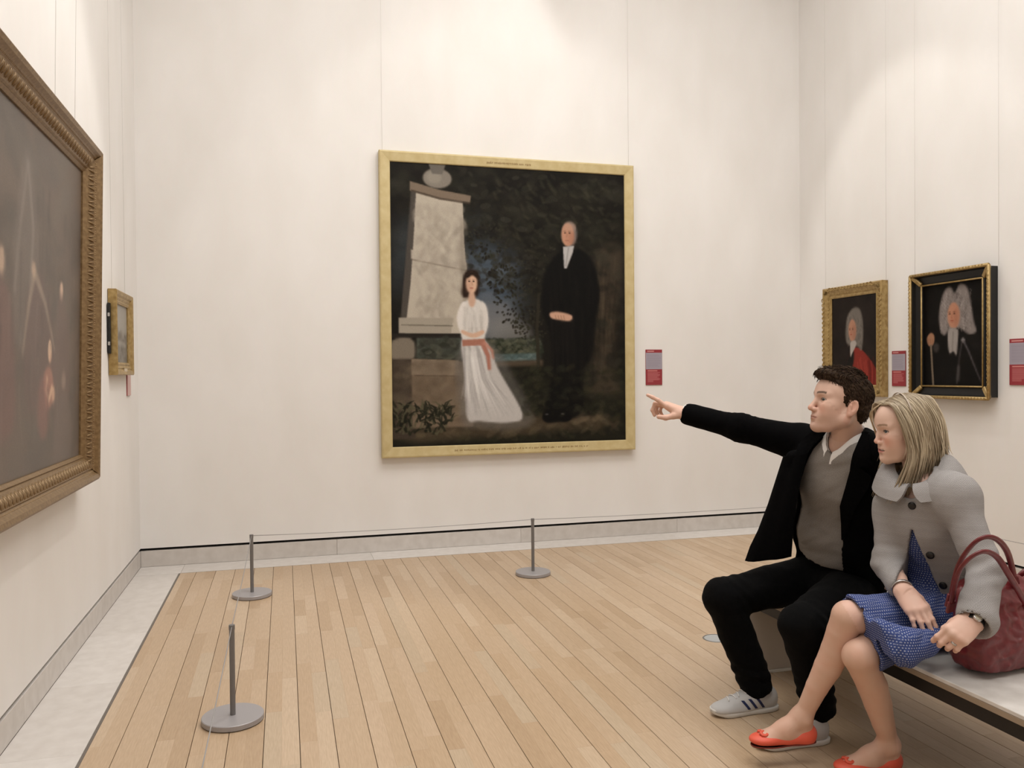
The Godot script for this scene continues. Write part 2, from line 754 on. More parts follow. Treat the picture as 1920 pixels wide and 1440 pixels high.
func herringbone() -> ImageTexture:
	var im := Image.create_empty(128, 128, false, Image.FORMAT_RGB8)
	var r := RandomNumberGenerator.new()
	r.seed = 5
	for y in 128:
		var band := 0.97 + 0.015 * sin(TAU * y / 64.0) + r.randf_range(-0.05, 0.03)
		for x in 128:
			var u := x % 16
			var k := u if u < 8 else 15 - u
			var s := posmod(y + k, 8)
			var v := (1.0 if s < 4 else 0.72) * band + r.randf_range(-0.07, 0.07)
			im.set_pixel(x, y, Color(v, v * 0.99, v * 0.985))
	return ImageTexture.create_from_image(im)


func dots() -> ImageTexture:
	var im := Image.create_empty(128, 128, false, Image.FORMAT_RGB8)
	for y in 128:
		for x in 128:
			var best := 9.0
			for c in [Vector2(16, 16), Vector2(48, 16), Vector2(80, 16), Vector2(112, 16), Vector2(0, 48), Vector2(32, 48), Vector2(64, 48), Vector2(96, 48), Vector2(128, 48), Vector2(16, 80), Vector2(48, 80), Vector2(80, 80), Vector2(112, 80), Vector2(0, 112), Vector2(32, 112), Vector2(64, 112), Vector2(96, 112), Vector2(128, 112)]:
				best = minf(best, c.distance_to(Vector2(x, y)))
			im.set_pixel(x, y, Color(0.245, 0.3, 0.5).lerp(Color(0.72, 0.74, 0.8), clampf(7.2 - best, 0, 1)))
	return ImageTexture.create_from_image(im)


# ---------------------------------------------------------------- the room
func slab(called: String, lo: Vector3, hi: Vector3, m: Material, parent: Node = self, bevel := 0.0) -> MeshInstance3D:
	var st := begin()
	add_box(st, (lo + hi) / 2, hi - lo, bevel)
	return struct(called, st, m, parent)


func room():
	var p: Material = M["plaster"]
	slab("wall_back", Vector3(WEST - 0.3, GAP_HIGH, BACK - 0.3), Vector3(EAST + 0.3, HIGH + 0.2, BACK), p)
	slab("wall_left", Vector3(WEST - 0.3, GAP_HIGH, BACK), Vector3(WEST, HIGH + 0.2, SOUTH), p)
	slab("wall_right", Vector3(EAST, GAP_HIGH, BACK), Vector3(EAST + 0.3, HIGH + 0.2, SOUTH), p)
	slab("wall_front", Vector3(WEST - 0.3, 0, SOUTH), Vector3(EAST + 0.3, HIGH + 0.2, SOUTH + 0.3), p)
	slab("ceiling", Vector3(WEST - 0.3, HIGH, BACK - 0.3), Vector3(EAST + 0.3, HIGH + 0.3, SOUTH + 0.3), p)
	# the dark shadow gap under the plaster
	var g: Material = M["gap_black"]
	slab("trim_1", Vector3(WEST - 0.3, GAP_LOW, BACK - 0.25), Vector3(EAST + 0.3, GAP_HIGH, BACK - 0.03), g)
	slab("trim_2", Vector3(WEST - 0.25, GAP_LOW, BACK - 0.03), Vector3(WEST - 0.03, GAP_HIGH, SOUTH), g)
	slab("trim_3", Vector3(EAST + 0.03, GAP_LOW, BACK - 0.03), Vector3(EAST + 0.25, GAP_HIGH, SOUTH), g)
	# stone skirting, in lengths
	skirting("baseboard_back", [WEST, 0.37, 1.82, 3.2, EAST], true, BACK, -0.25)
	skirting("baseboard_left", [BACK, -5.06, -3.62, -2.2, -0.8, 0.6, 2.0, SOUTH], false, WEST, -0.25)
	skirting("baseboard_right", [BACK, -5.0, -3.55, -2.1, -0.7, 0.7, 2.1, SOUTH], false, EAST, 0.25)


func skirting(called: String, cuts: Array, along_x: bool, at: float, deep: float):
	var o := Node3D.new()
	o.name = called
	add_child(o)
	o.set_meta("kind", "structure")
	for i in cuts.size() - 1:
		var a: float = cuts[i] + 0.0006
		var b: float = cuts[i + 1] - 0.0006
		var st := begin()
		if along_x:
			add_box(st, Vector3((a + b) / 2, GAP_LOW / 2, at + deep / 2), Vector3(b - a, GAP_LOW, absf(deep)), 0.0015)
		else:
			add_box(st, Vector3(at + deep / 2, GAP_LOW / 2, (a + b) / 2), Vector3(absf(deep), GAP_LOW, b - a), 0.0015)
		obj("skirting_stone", st, M["stone_%d" % (i % 2)], o)


func stone_border():
	var o := Node3D.new()
	o.name = "floor_border"
	add_child(o)
	o.set_meta("kind", "structure")
	var k := 0
	var z := FLOOR_Z + 0.0
	for cut in [-4.725, -3.99, -3.265, -2.5, -1.7, -0.9, -0.1, 0.7, 1.5, 2.3, SOUTH]:
		var st := begin()
		add_box(st, Vector3((WEST + FLOOR_X - 0.012) / 2, -0.03, (z + cut) / 2), Vector3(FLOOR_X - 0.012 - WEST - 0.001, 0.06, cut - z - 0.0014), 0.001)
		obj("paving_stone", st, M["stone_%d" % (2 + k % 2)], o)
		z = cut
		k += 1
	var x := WEST
	for cut in [FLOOR_X, 0.62, 1.9, 3.1, EAST]:
		var st := begin()
		add_box(st, Vector3((x + cut) / 2, -0.03, (BACK + FLOOR_Z - 0.006) / 2), Vector3(cut - x - 0.0014, 0.06, FLOOR_Z - 0.006 - BACK), 0.001)
		obj("paving_stone", st, M["stone_%d" % (2 + k % 2)], o)
		x = cut
		k += 1
	# the grey strip where timber meets stone
	var st := begin()
	add_box(st, Vector3(FLOOR_X - 0.006, -0.03, (FLOOR_Z + SOUTH) / 2), Vector3(0.011, 0.0605, SOUTH - FLOOR_Z), 0.001)
	add_box(st, Vector3((FLOOR_X + EAST) / 2, -0.03, FLOOR_Z - 0.003), Vector3(EAST - FLOOR_X, 0.0604, 0.005), 0.001)
	obj("edge_strip", st, M["slate"], o)


# boards of two staves each; every stave block has a length, a tone and edges of its own
func timber_floor():
	var o := Node3D.new()
	o.name = "floor"
	add_child(o)
	o.set_meta("kind", "structure")
	slab("subfloor", Vector3(WEST - 0.3, -0.2, BACK - 0.3), Vector3(EAST + 0.3, -0.03, SOUTH + 0.3), M["timber_gap"], o)
	var board := 0.1287
	var lengths := [0.34, 0.46, 0.58, 0.7, 0.86]
	var shapes := {}
	var blocks := []
	var b := 0
	var x0 := 0.0395 - board * 6
	while x0 < EAST:
		for s in 2:
			var xa := maxf(x0 + s * board / 2 + (0.0012 if s == 0 else 0.0), FLOOR_X)
			var xb := minf(x0 + (s + 1) * board / 2 - (0.0012 if s == 1 else 0.0), EAST)
			if xb - xa < 0.004:
				continue
			var z := FLOOR_Z
			var first := true
			while z < SOUTH - 0.01:
				var l: float = lengths[rng.randi() % lengths.size()]
				if first:
					l *= rng.randf_range(0.3, 1.0)
				var e := minf(z + l, SOUTH)
				var tone := [0, 0, 1, 2, 4, 4, 0, 3, 6, 7, 1, 5][rng.randi() % 12] as int
				blocks.append([xa, xb, z, e, tone, first])
				z = e
				first = false
		x0 += board
		b += 1
	# the blocks that show largest in the picture are boards of their own; the others are laid as one
	var eye := Vector3(0, 1.36, 0)
	var look := Vector3(0.2666, -0.0128, -0.9637)
	var order := []
	for k in blocks.size():
		var q: Array = blocks[k]
		var c := Vector3((q[0] + q[1]) / 2, 0, (q[2] + q[3]) / 2) - eye
		var depth := c.dot(look)
		var side := absf(c.dot(Vector3(0.9637, 0, 0.2667))) / maxf(depth, 0.01)
		var seen: float = (q[3] - q[2]) / pow(maxf(depth, 0.1), 3.0)
		if depth < 2.4 or side > 0.66 or (c.x + eye.x > 2.75 and c.z > -3.6):
			seen = -depth
		order.append([seen, k])
	order.sort_custom(func(a, c): return a[0] > c[0])
	var rest := {}
	for n in order.size():
		var q: Array = blocks[order[n][1]]
		var w: float = q[1] - q[0]
		var l: float = q[3] - q[2] - 0.0002
		var c := Vector3((q[0] + q[1]) / 2, -0.02, (q[2] + q[3]) / 2)
		if n < 298:
			var key := "%.4f %.4f" % [w, l]
			if not shapes.has(key):
				var st := begin()
				add_box(st, Vector3.ZERO, Vector3(w, 0.04, l), 0.0004)
				st.generate_normals()
				shapes[key] = st.commit()
			obj("stave", shapes[key], M["timber_%d" % q[4]], o).position = c
		else:
			if not rest.has(q[4]):
				rest[q[4]] = begin()
			add_box(rest[q[4]], c, Vector3(w, 0.04, l), 0.0004)
	var joined: ArrayMesh = null
	for t in rest:
		rest[t].generate_normals()
		joined = rest[t].commit(joined)
		joined.surface_set_material(joined.get_surface_count() - 1, M["timber_%d" % t])
	var far := MeshInstance3D.new()
	far.name = "staves_beyond"
	far.mesh = joined
	far.set_meta("kind", "stuff")
	o.add_child(far)


# ---------------------------------------------------------------- furniture
func bench():
	var o := thing("bench", "long low bench with white stone top and pale block leg, under the two visitors", "bench", Vector3(1.97, 0, -3.0))
	var m := mat("bench_top", Color(0.86, 0.845, 0.825), 0.5)
	m.albedo_texture = noise_tex(0.02, 5, Color(0.92, 0.915, 0.91), Color(1, 1, 1), 256, 31)
	tri(m, Vector3(2, 2, 2))
	var st := begin()
	add_box(st, Vector3(0.33, 0.389, 0.69), Vector3(0.66, 0.014, 2.22), 0.002)
	obj("seat", st, m, o)
	st = begin()
	add_box(st, Vector3(0.33, 0.373, 0.69), Vector3(0.66, 0.018, 2.22), 0.001)
	obj("seat_edge", st, mat("bench_edge", Color(0.6, 0.53, 0.45), 0.7), o)
	st = begin()
	add_box(st, Vector3(0.335, 0.338, 0.69), Vector3(0.63, 0.052, 2.18), 0.002)
	obj("rail", st, mat("bench_rail", Color(0.085, 0.066, 0.048), 0.6), o)
	for z in [[-0.37, -0.255], [1.45, 1.57]]:
		st = begin()
		add_box(st, Vector3(0.325, 0.162, (z[0] + z[1]) / 2), Vector3(0.62, 0.3, z[1] - z[0]), 0.003)
		var leg := obj("leg", st, mat("bench_block", Color(0.74, 0.7, 0.65), 0.85), o)
		st = begin()
		add_box(st, Vector3(0.325, 0.0065, (z[0] + z[1]) / 2), Vector3(0.63, 0.013, z[1] - z[0] + 0.012), 0.002)
		obj("plinth", st, mat("bench_plinth", Color(0.86, 0.84, 0.8), 0.7), leg)


func floor_disc():
	var o := thing("floor_socket", "round pale metal socket cover set in the timber floor behind the man's leg", "floor socket", Vector3(2.105, 0, -3.755))
	var st := begin()
	add_lathe(st, [Vector2(0, 0.0015), Vector2(0.057, 0.0015), Vector2(0.057, 0.0004), Vector2(0, 0.0004)], 40)
	obj("cover", st, mat("disc_metal", Color(0.7, 0.71, 0.71), 0.5, 0.3), o)
	st = begin()
	add_lathe(st, [Vector2(0.0585, 0.0004), Vector2(0.0585, 0.0024), Vector2(0.064, 0.002), Vector2(0.066, 0.0004)], 40)
	obj("rim", st, mat("disc_rim", Color(0.5, 0.49, 0.47), 0.5, 0.4), o)


func barrier():
	var spots := [
		[Vector3(-0.211, 0, -3.41), "low grey barrier post on the timber floor nearest the camera, beside the stone border"],
		[Vector3(-0.207, 0, -5.315), "low grey barrier post near the left back corner of the floor, where the rope turns"],
		[Vector3(1.605, 0, -5.31), "low grey barrier post before the double portrait, with a long rope on each side"],
		[Vector3(-0.215, 0, -1.5), "low grey barrier post further along the left wall, out towards the camera"],
		[Vector3(4.02, 0, -5.31), "low grey barrier post in the right back corner behind the seated visitors"],
		[Vector3(4.05, 0, -3.3), "low grey barrier post along the right wall behind the seated visitors"]]
	var first: Node3D = null
	for s in spots:
		var o: Node3D
		if first == null:
			o = thing("barrier_post", s[1], "barrier post", s[0], "low barrier posts")
			first = o
			var st := begin()
			add_lathe(st, [Vector2(0, 0.002), Vector2(0.1145, 0.002), Vector2(0.118, 0.005), Vector2(0.118, 0.022), Vector2(0.1155, 0.0245), Vector2(0, 0.0245)], 64)
			obj("base", st, M["steel"], o)
			st = begin()
			add_lathe(st, [Vector2(0.0, 0.0), Vector2(0.112, 0.0), Vector2(0.112, 0.003), Vector2(0.0, 0.003)], 48)
			obj("felt_pad", st, M["gap_black"], o)
			st = begin()
			add_lathe(st, [Vector2(0.0105, 0.0245), Vector2(0.0105, 0.37), Vector2(0.0095, 0.372), Vector2(0, 0.372)], 24, Transform3D.IDENTITY, false)
			obj("pole", st, M["steel_dark"], o)
			st = begin()
			add_lathe(st, [Vector2(0.0112, 0.36), Vector2(0.0117, 0.362), Vector2(0.0117, 0.378), Vector2(0.0107, 0.38), Vector2(0, 0.38)], 24)
			obj("cap", st, M["steel_dark"], o)
		else:
			o = first.duplicate()
			o.name = unique("barrier_post", self)
			add_child(o)
			o.position = s[0]
			o.set_meta("label", s[1])
	var y := 0.373
	for c in [[3, 0, "thin grey barrier rope running from the nearest post towards the camera"], [0, 1, "thin grey barrier rope between the two posts along the left wall"], [1, 2, "thin grey barrier rope stretched before the large double portrait, between its two posts"], [2, 4, "thin grey barrier rope running right from the post before the double portrait"], [4, 5, "thin grey barrier rope running along the right wall behind the visitors"]]:
		var a: Vector3 = spots[c[0]][0] + Vector3(0, y, 0)
		var b: Vector3 = spots[c[1]][0] + Vector3(0, y, 0)
		var d := (b - a).normalized() * 0.011
		var st := begin()
		var path := []
		for k in 9:
			var t := k / 8.0
			path.append((a + d).lerp(b - d, t) + Vector3.DOWN * 0.012 * 4 * t * (1 - t))
		add_tube(st, path, 0.0019, 6)
		tag(obj("barrier_rope", st, M["cord"]), c[2], "barrier rope", "barrier ropes")


# ---------------------------------------------------------------- painting in pixels (what the pictures are printed or painted with)
class Paint:
	var im: Image
	var w: int
	var h: int
	var r := RandomNumberGenerator.new()

	func _init(wide: int, high: int, c: Color, sd := 1):
		w = wide
		h = high
		r.seed = sd
		im = Image.create_empty(w, h, false, Image.FORMAT_RGBA8)
		im.fill(c)

	func lay(spans: Array, c: Color, soft: float):
		if spans.is_empty():
			return
		var box: Rect2i = spans[0]
		for s in spans:
			box = box.merge(s)
		var pad := int(soft * 3.0) + 4
		box = box.grow(pad)
		var l := Image.create_empty(box.size.x, box.size.y, false, Image.FORMAT_RGBA8)
		l.fill(Color(c, 0.0))
		for s in spans:
			l.fill_rect(Rect2i(s.position - box.position, s.size), c)
		if soft > 0.6:
			var k := maxf(2.2, soft * 1.5)
			l.generate_mipmaps()
			l.resize(maxi(2, int(box.size.x / k)), maxi(2, int(box.size.y / k)), Image.INTERPOLATE_TRILINEAR)
			l.clear_mipmaps()
			l.resize(box.size.x, box.size.y, Image.INTERPOLATE_CUBIC)
		var whole := box.intersection(Rect2i(0, 0, w, h))
		if whole.size.x > 0 and whole.size.y > 0:
			im.blend_rect(l, Rect2i(whole.position - box.position, whole.size), whole.position)

	func poly(pts: Array, c: Color, soft := 1.5):  # corners in 0..1
		var spans := []
		var y0 := 1e9
		var y1 := -1e9
		for p in pts:
			y0 = minf(y0, p[1] * h)
			y1 = maxf(y1, p[1] * h)
		for y in range(int(y0), int(y1) + 1):
			var xs := []
			for i in pts.size():
				var a = pts[i]
				var b = pts[(i + 1) % pts.size()]
				var ya: float = a[1] * h
				var yb: float = b[1] * h
				if (ya <= y + 0.5) != (yb <= y + 0.5):
					xs.append(lerpf(a[0] * w, b[0] * w, (y + 0.5 - ya) / (yb - ya)))
			xs.sort()
			for i in range(0, xs.size() - 1, 2):
				spans.append(Rect2i(int(xs[i]), y, maxi(1, int(xs[i + 1]) - int(xs[i])), 1))
		lay(spans, c, soft)

	func blob(pts: Array, c: Color, soft := 2.0):  # a rounded outline through the points
		var res := []
		var m := pts.size()
		for i in m:
			var v := []
			for k in 4:
				var q = pts[posmod(i - 1 + k, m)]
				v.append(Vector2(q[0], q[1]))
			for s in 6:
				var p: Vector2 = v[1].cubic_interpolate(v[2], v[0], v[3], s / 6.0)
				res.append([p.x, p.y])
		poly(res, c, soft)

	func oval(x: float, y: float, rx: float, ry: float, c: Color, soft := 2.0, turn := 0.0):
		var pts := []
		for k in 24:
			var a := TAU * k / 24
			var p := Vector2(cos(a) * rx, sin(a) * ry * h / w).rotated(turn)
			pts.append([x + p.x, y + p.y * w / h])
		poly(pts, c, soft)

	func line(pts: Array, wide: float, c: Color, soft := 1.0, taper := 1.0):
		var left := []
		var right := []
		for i in pts.size():
			var a = pts[maxi(i - 1, 0)]
			var b = pts[mini(i + 1, pts.size() - 1)]
			var d := Vector2((b[0] - a[0]) * w, (b[1] - a[1]) * h).normalized().orthogonal() * wide * w / 2 * lerpf(1.0, taper, float(i) / maxi(1, pts.size() - 1))
			left.append([pts[i][0] + d.x / w, pts[i][1] + d.y / h])
			right.push_front([pts[i][0] - d.x / w, pts[i][1] - d.y / h])
		poly(left + right, c, soft)

	# many short dabs of a brush inside a box
	func dabs(n: int, box: Array, cols: Array, size: float, alpha: float, soft := 1.5, turn := 0.0, long := 2.2):
		for i in n:
			var c: Color = cols[r.randi() % cols.size()]
			c = c.lightened(r.randf() * 0.06) if r.randf() < 0.5 else c.darkened(r.randf() * 0.2)
			var s := size * r.randf_range(0.5, 1.3)
			oval(r.randf_range(box[0], box[2]), r.randf_range(box[1], box[3]), s * long, s, Color(c, alpha * r.randf_range(0.5, 1.0)), soft, turn + r.randf_range(-0.9, 0.9))

	# the weave of the canvas and the grain of the paint
	func weave(amount: float):
		var n := Image.create_empty(128, 128, false, Image.FORMAT_RGBA8)
		for y in 128:
			for x in 128:
				var v := r.randf()
				n.set_pixel(x, y, Color(0, 0, 0, v * amount) if v < 0.6 else Color(1, 0.95, 0.85, v * amount * 0.35))
		for y in range(0, h, 128):
			for x in range(0, w, 128):
				im.blend_rect(n, Rect2i(0, 0, 128, 128), Vector2i(x, y))

	func tex() -> ImageTexture:
		return ImageTexture.create_from_image(im)


# a rectangular canvas with its picture, centred, facing +z of the thing
func canvas_mesh(w: float, h: float, z: float) -> ArrayMesh:
	var st := begin()
	st.set_smooth_group(-1)
	var c := [Vector3(-w / 2, h / 2, z), Vector3(w / 2, h / 2, z), Vector3(w / 2, -h / 2, z), Vector3(-w / 2, -h / 2, z)]
	var t := [Vector2(0, 0), Vector2(1, 0), Vector2(1, 1), Vector2(0, 1)]
	for k in [0, 1, 2, 0, 2, 3]:
		st.set_uv(t[k])
		st.add_vertex(c[k])
	var b := Vector3(0, 0, -0.012)
	for k in 4:  # the edges and the back of the stretched canvas
		st.set_uv(t[k])
		add_quad(st, c[k] + b, c[(k + 1) % 4] + b, c[(k + 1) % 4], c[k])
	add_quad(st, c[1] + b, c[0] + b, c[3] + b, c[2] + b)
	st.generate_normals()
	return st.commit()


func picture_mat(called: String, p: Paint, rough: float, coat := 0.0) -> StandardMaterial3D:
	var m := mat(called, Color.WHITE, rough)
	m.albedo_texture = p.tex()
	m.metallic_specular = 0.22
	if coat > 0.0:
		m.clearcoat_enabled = true
		m.clearcoat = coat
		m.clearcoat_roughness = 0.25
	return m


# four mitred rails round an opening of half sizes (w/2, h/2); profile = [distance outwards, height] from the sight edge out and round the back
func frame_rails(o: Node3D, w: float, h: float, profile: Array, m: Material, skip_near := false) -> Array:
	var rails := []
	for side in 4:
		var st := begin()
		st.set_smooth_group(-1)
		var turn := Basis(Vector3.BACK, PI / 2 * side)
		var half := (w if side % 2 == 0 else h) / 2
		var off := (h if side % 2 == 0 else w) / 2
		var np := profile.size()
		var at := func(q: Array, sg: float) -> Vector3: return turn * Vector3(sg * (half + q[0]), off + q[0], q[1])
		for i in np:
			var q: Array = profile[i]
			var n: Array = profile[(i + 1) % np]
			add_quad(st, at.call(q, -1.0), at.call(n, -1.0), at.call(n, 1.0), at.call(q, 1.0))
		# mitred ends
		for sg in [-1.0, 1.0]:
			for i in range(1, np - 1):
				if sg > 0:
					add_tri(st, at.call(profile[0], sg), at.call(profile[i], sg), at.call(profile[i + 1], sg))
				else:
					add_tri(st, at.call(profile[0], sg), at.call(profile[i + 1], sg), at.call(profile[i], sg))
		rails.append(obj("frame_rail", st, m, o))
	return rails


# thin wires up to the picture rail, from the frame's top corners
func wires(o: Node3D, xs: Array, y: float, z: float):
	for x in xs:
		var st := begin()
		var top: float = HIGH - o.position.y
		add_tube(st, [Vector3(x, y, z), Vector3(x, top, z)], 0.0008, 5, 1.0, Vector3.RIGHT)
		obj("hanging_wire", st, mat("wire", Color(0.8, 0.785, 0.77), 0.6), o)


func main_painting():
	var o := thing("framed_painting", "oil painting in plain gilt frame on back wall, lady in white beside man in black", "painting", Vector3(1.752, 1.893, BACK + 0.004))
	var w := 1.925
	var h := 2.182
	var p := Paint.new(900, 1020, Color(0.085, 0.075, 0.06), 3)
	# dark woodland and a gap of evening sky
	var leaf := [Color(0.125, 0.115, 0.085), Color(0.155, 0.15, 0.115), Color(0.085, 0.073, 0.06), Color(0.19, 0.185, 0.145), Color(0.14, 0.125, 0.095)]
	p.dabs(500, [0, 0, 1, 0.55], leaf, 0.022, 0.35, 5)
	for q in [[0.36, 0.43, 0.13, 0.17, 0.8], [0.33, 0.52, 0.12, 0.1, 0.75], [0.44, 0.35, 0.1, 0.07, 0.5], [0.34, 0.2, 0.04, 0.04, 0.4], [0.04, 0.27, 0.05, 0.09, 0.45], [0.02, 0.4, 0.04, 0.08, 0.4], [0.5, 0.47, 0.07, 0.07, 0.35]]:
		p.oval(q[0], q[1], q[2], q[3], Color(0.27, 0.31, 0.36, q[4]), 26)
	for k in 40:
		p.oval(p.r.randf_range(0.28, 0.5), p.r.randf_range(0.3, 0.58), p.r.randf_range(0.02, 0.05), 0.012, Color(0.4, 0.42, 0.45, 0.22), 8, p.r.randf_range(-0.3, 0.3))
	p.oval(0.4, 0.53, 0.12, 0.05, Color(0.45, 0.44, 0.44, 0.75), 22)
	p.oval(0.48, 0.59, 0.1, 0.05, Color(0.47, 0.46, 0.45, 0.8), 18)
	# boughs hanging in over the sky, in small flecks
	p.dabs(520, [0.28, 0.02, 0.98, 0.46], leaf, 0.009, 0.55, 2)
	for c in [[0.52, 0.5, 0.1], [0.46, 0.4, 0.07], [0.58, 0.58, 0.08], [0.62, 0.36, 0.12], [0.4, 0.27, 0.09]]:
		for k in 110:
			var a := p.r.randf() * TAU
			var d: float = c[2] * sqrt(p.r.randf())
			p.oval(c[0] + cos(a) * d, c[1] + sin(a) * d * 0.8, 0.006, 0.0035, Color(leaf[k % 5], 0.75), 1, a)
	for k in 60:
		p.oval(p.r.randf_range(0.4, 0.95), p.r.randf_range(0.04, 0.3), 0.02, 0.006, Color(0.27, 0.265, 0.2, 0.3), 3, p.r.randf_range(0.2, 1.2))
	# a far park with a lake
	p.poly([[0.36, 0.63], [0.62, 0.61], [0.62, 0.7], [0.36, 0.72]], Color(0.22, 0.235, 0.2, 0.85), 8)
	for k in 30:
		var x := p.r.randf_range(0.38, 0.62)
		var y := p.r.randf_range(0.61, 0.64)
		p.line([[x, y], [x + 0.003, 0.67]], 0.02, Color(0.15, 0.17, 0.13, 0.6), 2, 1.8)
	p.dabs(160, [0.37, 0.62, 0.62, 0.675], [Color(0.17, 0.19, 0.14), Color(0.3, 0.31, 0.25), Color(0.37, 0.36, 0.29)], 0.006, 0.5, 1.5)
	p.poly([[0.42, 0.675], [0.6, 0.67], [0.6, 0.695], [0.42, 0.7]], Color(0.32, 0.39, 0.39, 0.9), 3)
	p.dabs(30, [0.43, 0.675, 0.6, 0.695], [Color(0.25, 0.3, 0.29), Color(0.42, 0.46, 0.45)], 0.004, 0.5, 1.5, 0.0, 4.0)
	p.poly([[0.3, 0.705], [0.63, 0.695], [0.63, 0.72], [0.3, 0.72]], Color(0.32, 0.27, 0.215, 0.8), 4)
	# a lawn and a path
	p.poly([[0, 0.75], [0.45, 0.73], [1, 0.7], [1, 1], [0, 1]], Color(0.115, 0.11, 0.08), 12)
	p.dabs(700, [0, 0.72, 1, 0.98], [Color(0.155, 0.16, 0.105), Color(0.09, 0.085, 0.06), Color(0.195, 0.185, 0.125), Color(0.07, 0.062, 0.05)], 0.009, 0.5, 2)
	p.poly([[0.02, 0.955], [0.3, 0.9], [0.75, 0.895], [0.98, 0.93], [0.6, 0.955], [0.1, 0.98]], Color(0.38, 0.32, 0.245, 0.6), 12)
	p.dabs(140, [0.05, 0.9, 0.95, 0.96], [Color(0.42, 0.36, 0.28), Color(0.28, 0.235, 0.175), Color(0.2, 0.175, 0.13)], 0.01, 0.35, 3, 0.0, 3.5)
	# tree trunks right and a slender one in the middle
	p.blob([[0.86, 0.3], [0.98, 0.28], [0.96, 0.5], [0.94, 0.72], [0.97, 0.8], [0.82, 0.8], [0.86, 0.6]], Color(0.25, 0.215, 0.17, 0.85), 14)
	for k in 70:
		var x := p.r.randf_range(0.85, 0.97)
		var y := p.r.randf_range(0.3, 0.66)
		p.line([[x, y], [x - 0.008, y + 0.07], [x - 0.004, y + 0.13]], 0.006, Color(0.12, 0.1, 0.08, 0.4) if k % 2 else Color(0.37, 0.32, 0.25, 0.3), 3, 0.5)
	p.dabs(120, [0.8, 0.25, 1.0, 0.85], leaf, 0.013, 0.45, 3)
	p.line([[0.615, 0.45], [0.605, 0.58], [0.61, 0.72]], 0.014, Color(0.17, 0.155, 0.12, 0.9), 2)
	# a plain stone monument on the left: a tapering shaft on a plinth
	p.poly([[0.02, 0.72], [0.085, 0.09], [0.13, 0.075], [0.07, 0.7]], Color(0.29, 0.265, 0.24), 3)
	p.poly([[0.055, 0.6], [0.08, 0.42], [0.095, 0.25], [0.105, 0.1], [0.295, 0.125], [0.3, 0.28], [0.313, 0.44], [0.335, 0.6]], Color(0.7, 0.66, 0.6), 2)
	p.poly([[0.08, 0.065], [0.2, 0.09], [0.33, 0.105], [0.325, 0.13], [0.2, 0.12], [0.08, 0.098]], Color(0.47, 0.41, 0.35), 2)
	p.line([[0.085, 0.098], [0.2, 0.122], [0.325, 0.134]], 0.008, Color(0.25, 0.21, 0.17, 0.8), 2)
	p.oval(0.19, 0.05, 0.058, 0.035, Color(0.5, 0.47, 0.43), 3)
	p.oval(0.175, 0.045, 0.03, 0.02, Color(0.58, 0.55, 0.5, 0.7), 5)
	p.poly([[0.155, 0.0], [0.225, 0.0], [0.21, 0.035], [0.17, 0.035]], Color(0.4, 0.38, 0.35), 2)
	p.poly([[0.083, 0.305], [0.308, 0.345], [0.31, 0.372], [0.083, 0.338]], Color(0.69, 0.65, 0.595, 0.9), 2)
	p.line([[0.083, 0.34], [0.31, 0.375]], 0.005, Color(0.4, 0.36, 0.32, 0.7), 2)
	p.dabs(420, [0.1, 0.15, 0.3, 0.56], [Color(0.65, 0.61, 0.555), Color(0.76, 0.72, 0.66), Color(0.6, 0.56, 0.505), Color(0.7, 0.655, 0.595)], 0.008, 0.3, 3, PI / 2, 3.0)
	p.poly([[0.29, 0.16], [0.305, 0.36], [0.335, 0.58], [0.3, 0.58], [0.275, 0.3]], Color(0.42, 0.385, 0.345, 0.45), 8)
	p.poly([[0.03, 0.545], [0.25, 0.545], [0.24, 0.6], [0.03, 0.6]], Color(0.61, 0.575, 0.52), 2)
	p.line([[0.04, 0.57], [0.25, 0.572]], 0.004, Color(0.36, 0.33, 0.29, 0.8), 1)
	p.poly([[0.0, 0.6], [0.3, 0.6], [0.3, 0.615], [0.0, 0.615]], Color(0.13, 0.115, 0.1), 2)
	p.poly([[0.1, 0.615], [0.28, 0.615], [0.28, 0.69], [0.1, 0.69]], Color(0.27, 0.28, 0.25), 4)
	p.dabs(60, [0.11, 0.62, 0.28, 0.69], [Color(0.2, 0.21, 0.175), Color(0.38, 0.37, 0.32), Color(0.15, 0.15, 0.12)], 0.01, 0.5, 2)
	p.blob([[0.0, 0.63], [0.05, 0.615], [0.09, 0.63], [0.085, 0.69], [0.0, 0.69]], Color(0.47, 0.43, 0.38), 4)
	p.poly([[0.0, 0.69], [0.09, 0.69], [0.09, 0.97], [0.0, 0.97]], Color(0.24, 0.205, 0.17), 3)
	p.poly([[0.08, 0.69], [0.31, 0.7], [0.33, 0.93], [0.08, 0.93]], Color(0.44, 0.38, 0.31), 3)
	p.poly([[0.08, 0.69], [0.27, 0.695], [0.27, 0.75], [0.08, 0.745]], Color(0.5, 0.44, 0.375), 2)
	p.line([[0.09, 0.748], [0.28, 0.752]], 0.003, Color(0.27, 0.23, 0.185, 0.8), 1)
	p.dabs(160, [0.02, 0.7, 0.3, 0.9], [Color(0.4, 0.345, 0.28), Color(0.5, 0.44, 0.365), Color(0.32, 0.27, 0.22)], 0.014, 0.25, 4)
	# leaves at its foot
	for k in 130:
		var x := p.r.randf_range(0.01, 0.24)
		var y := p.r.randf_range(0.86, 0.96)
		var a := p.r.randf_range(-2.7, -0.4)
		p.line([[x, y], [x + cos(a) * 0.025, y + sin(a) * 0.026], [x + cos(a) * 0.048, y + sin(a) * 0.04 + 0.006]], 0.01, [Color(0.14, 0.14, 0.1, 0.85), Color(0.1, 0.1, 0.07, 0.85), Color(0.31, 0.3, 0.225, 0.7)][k % 3], 1.5, 0.15)
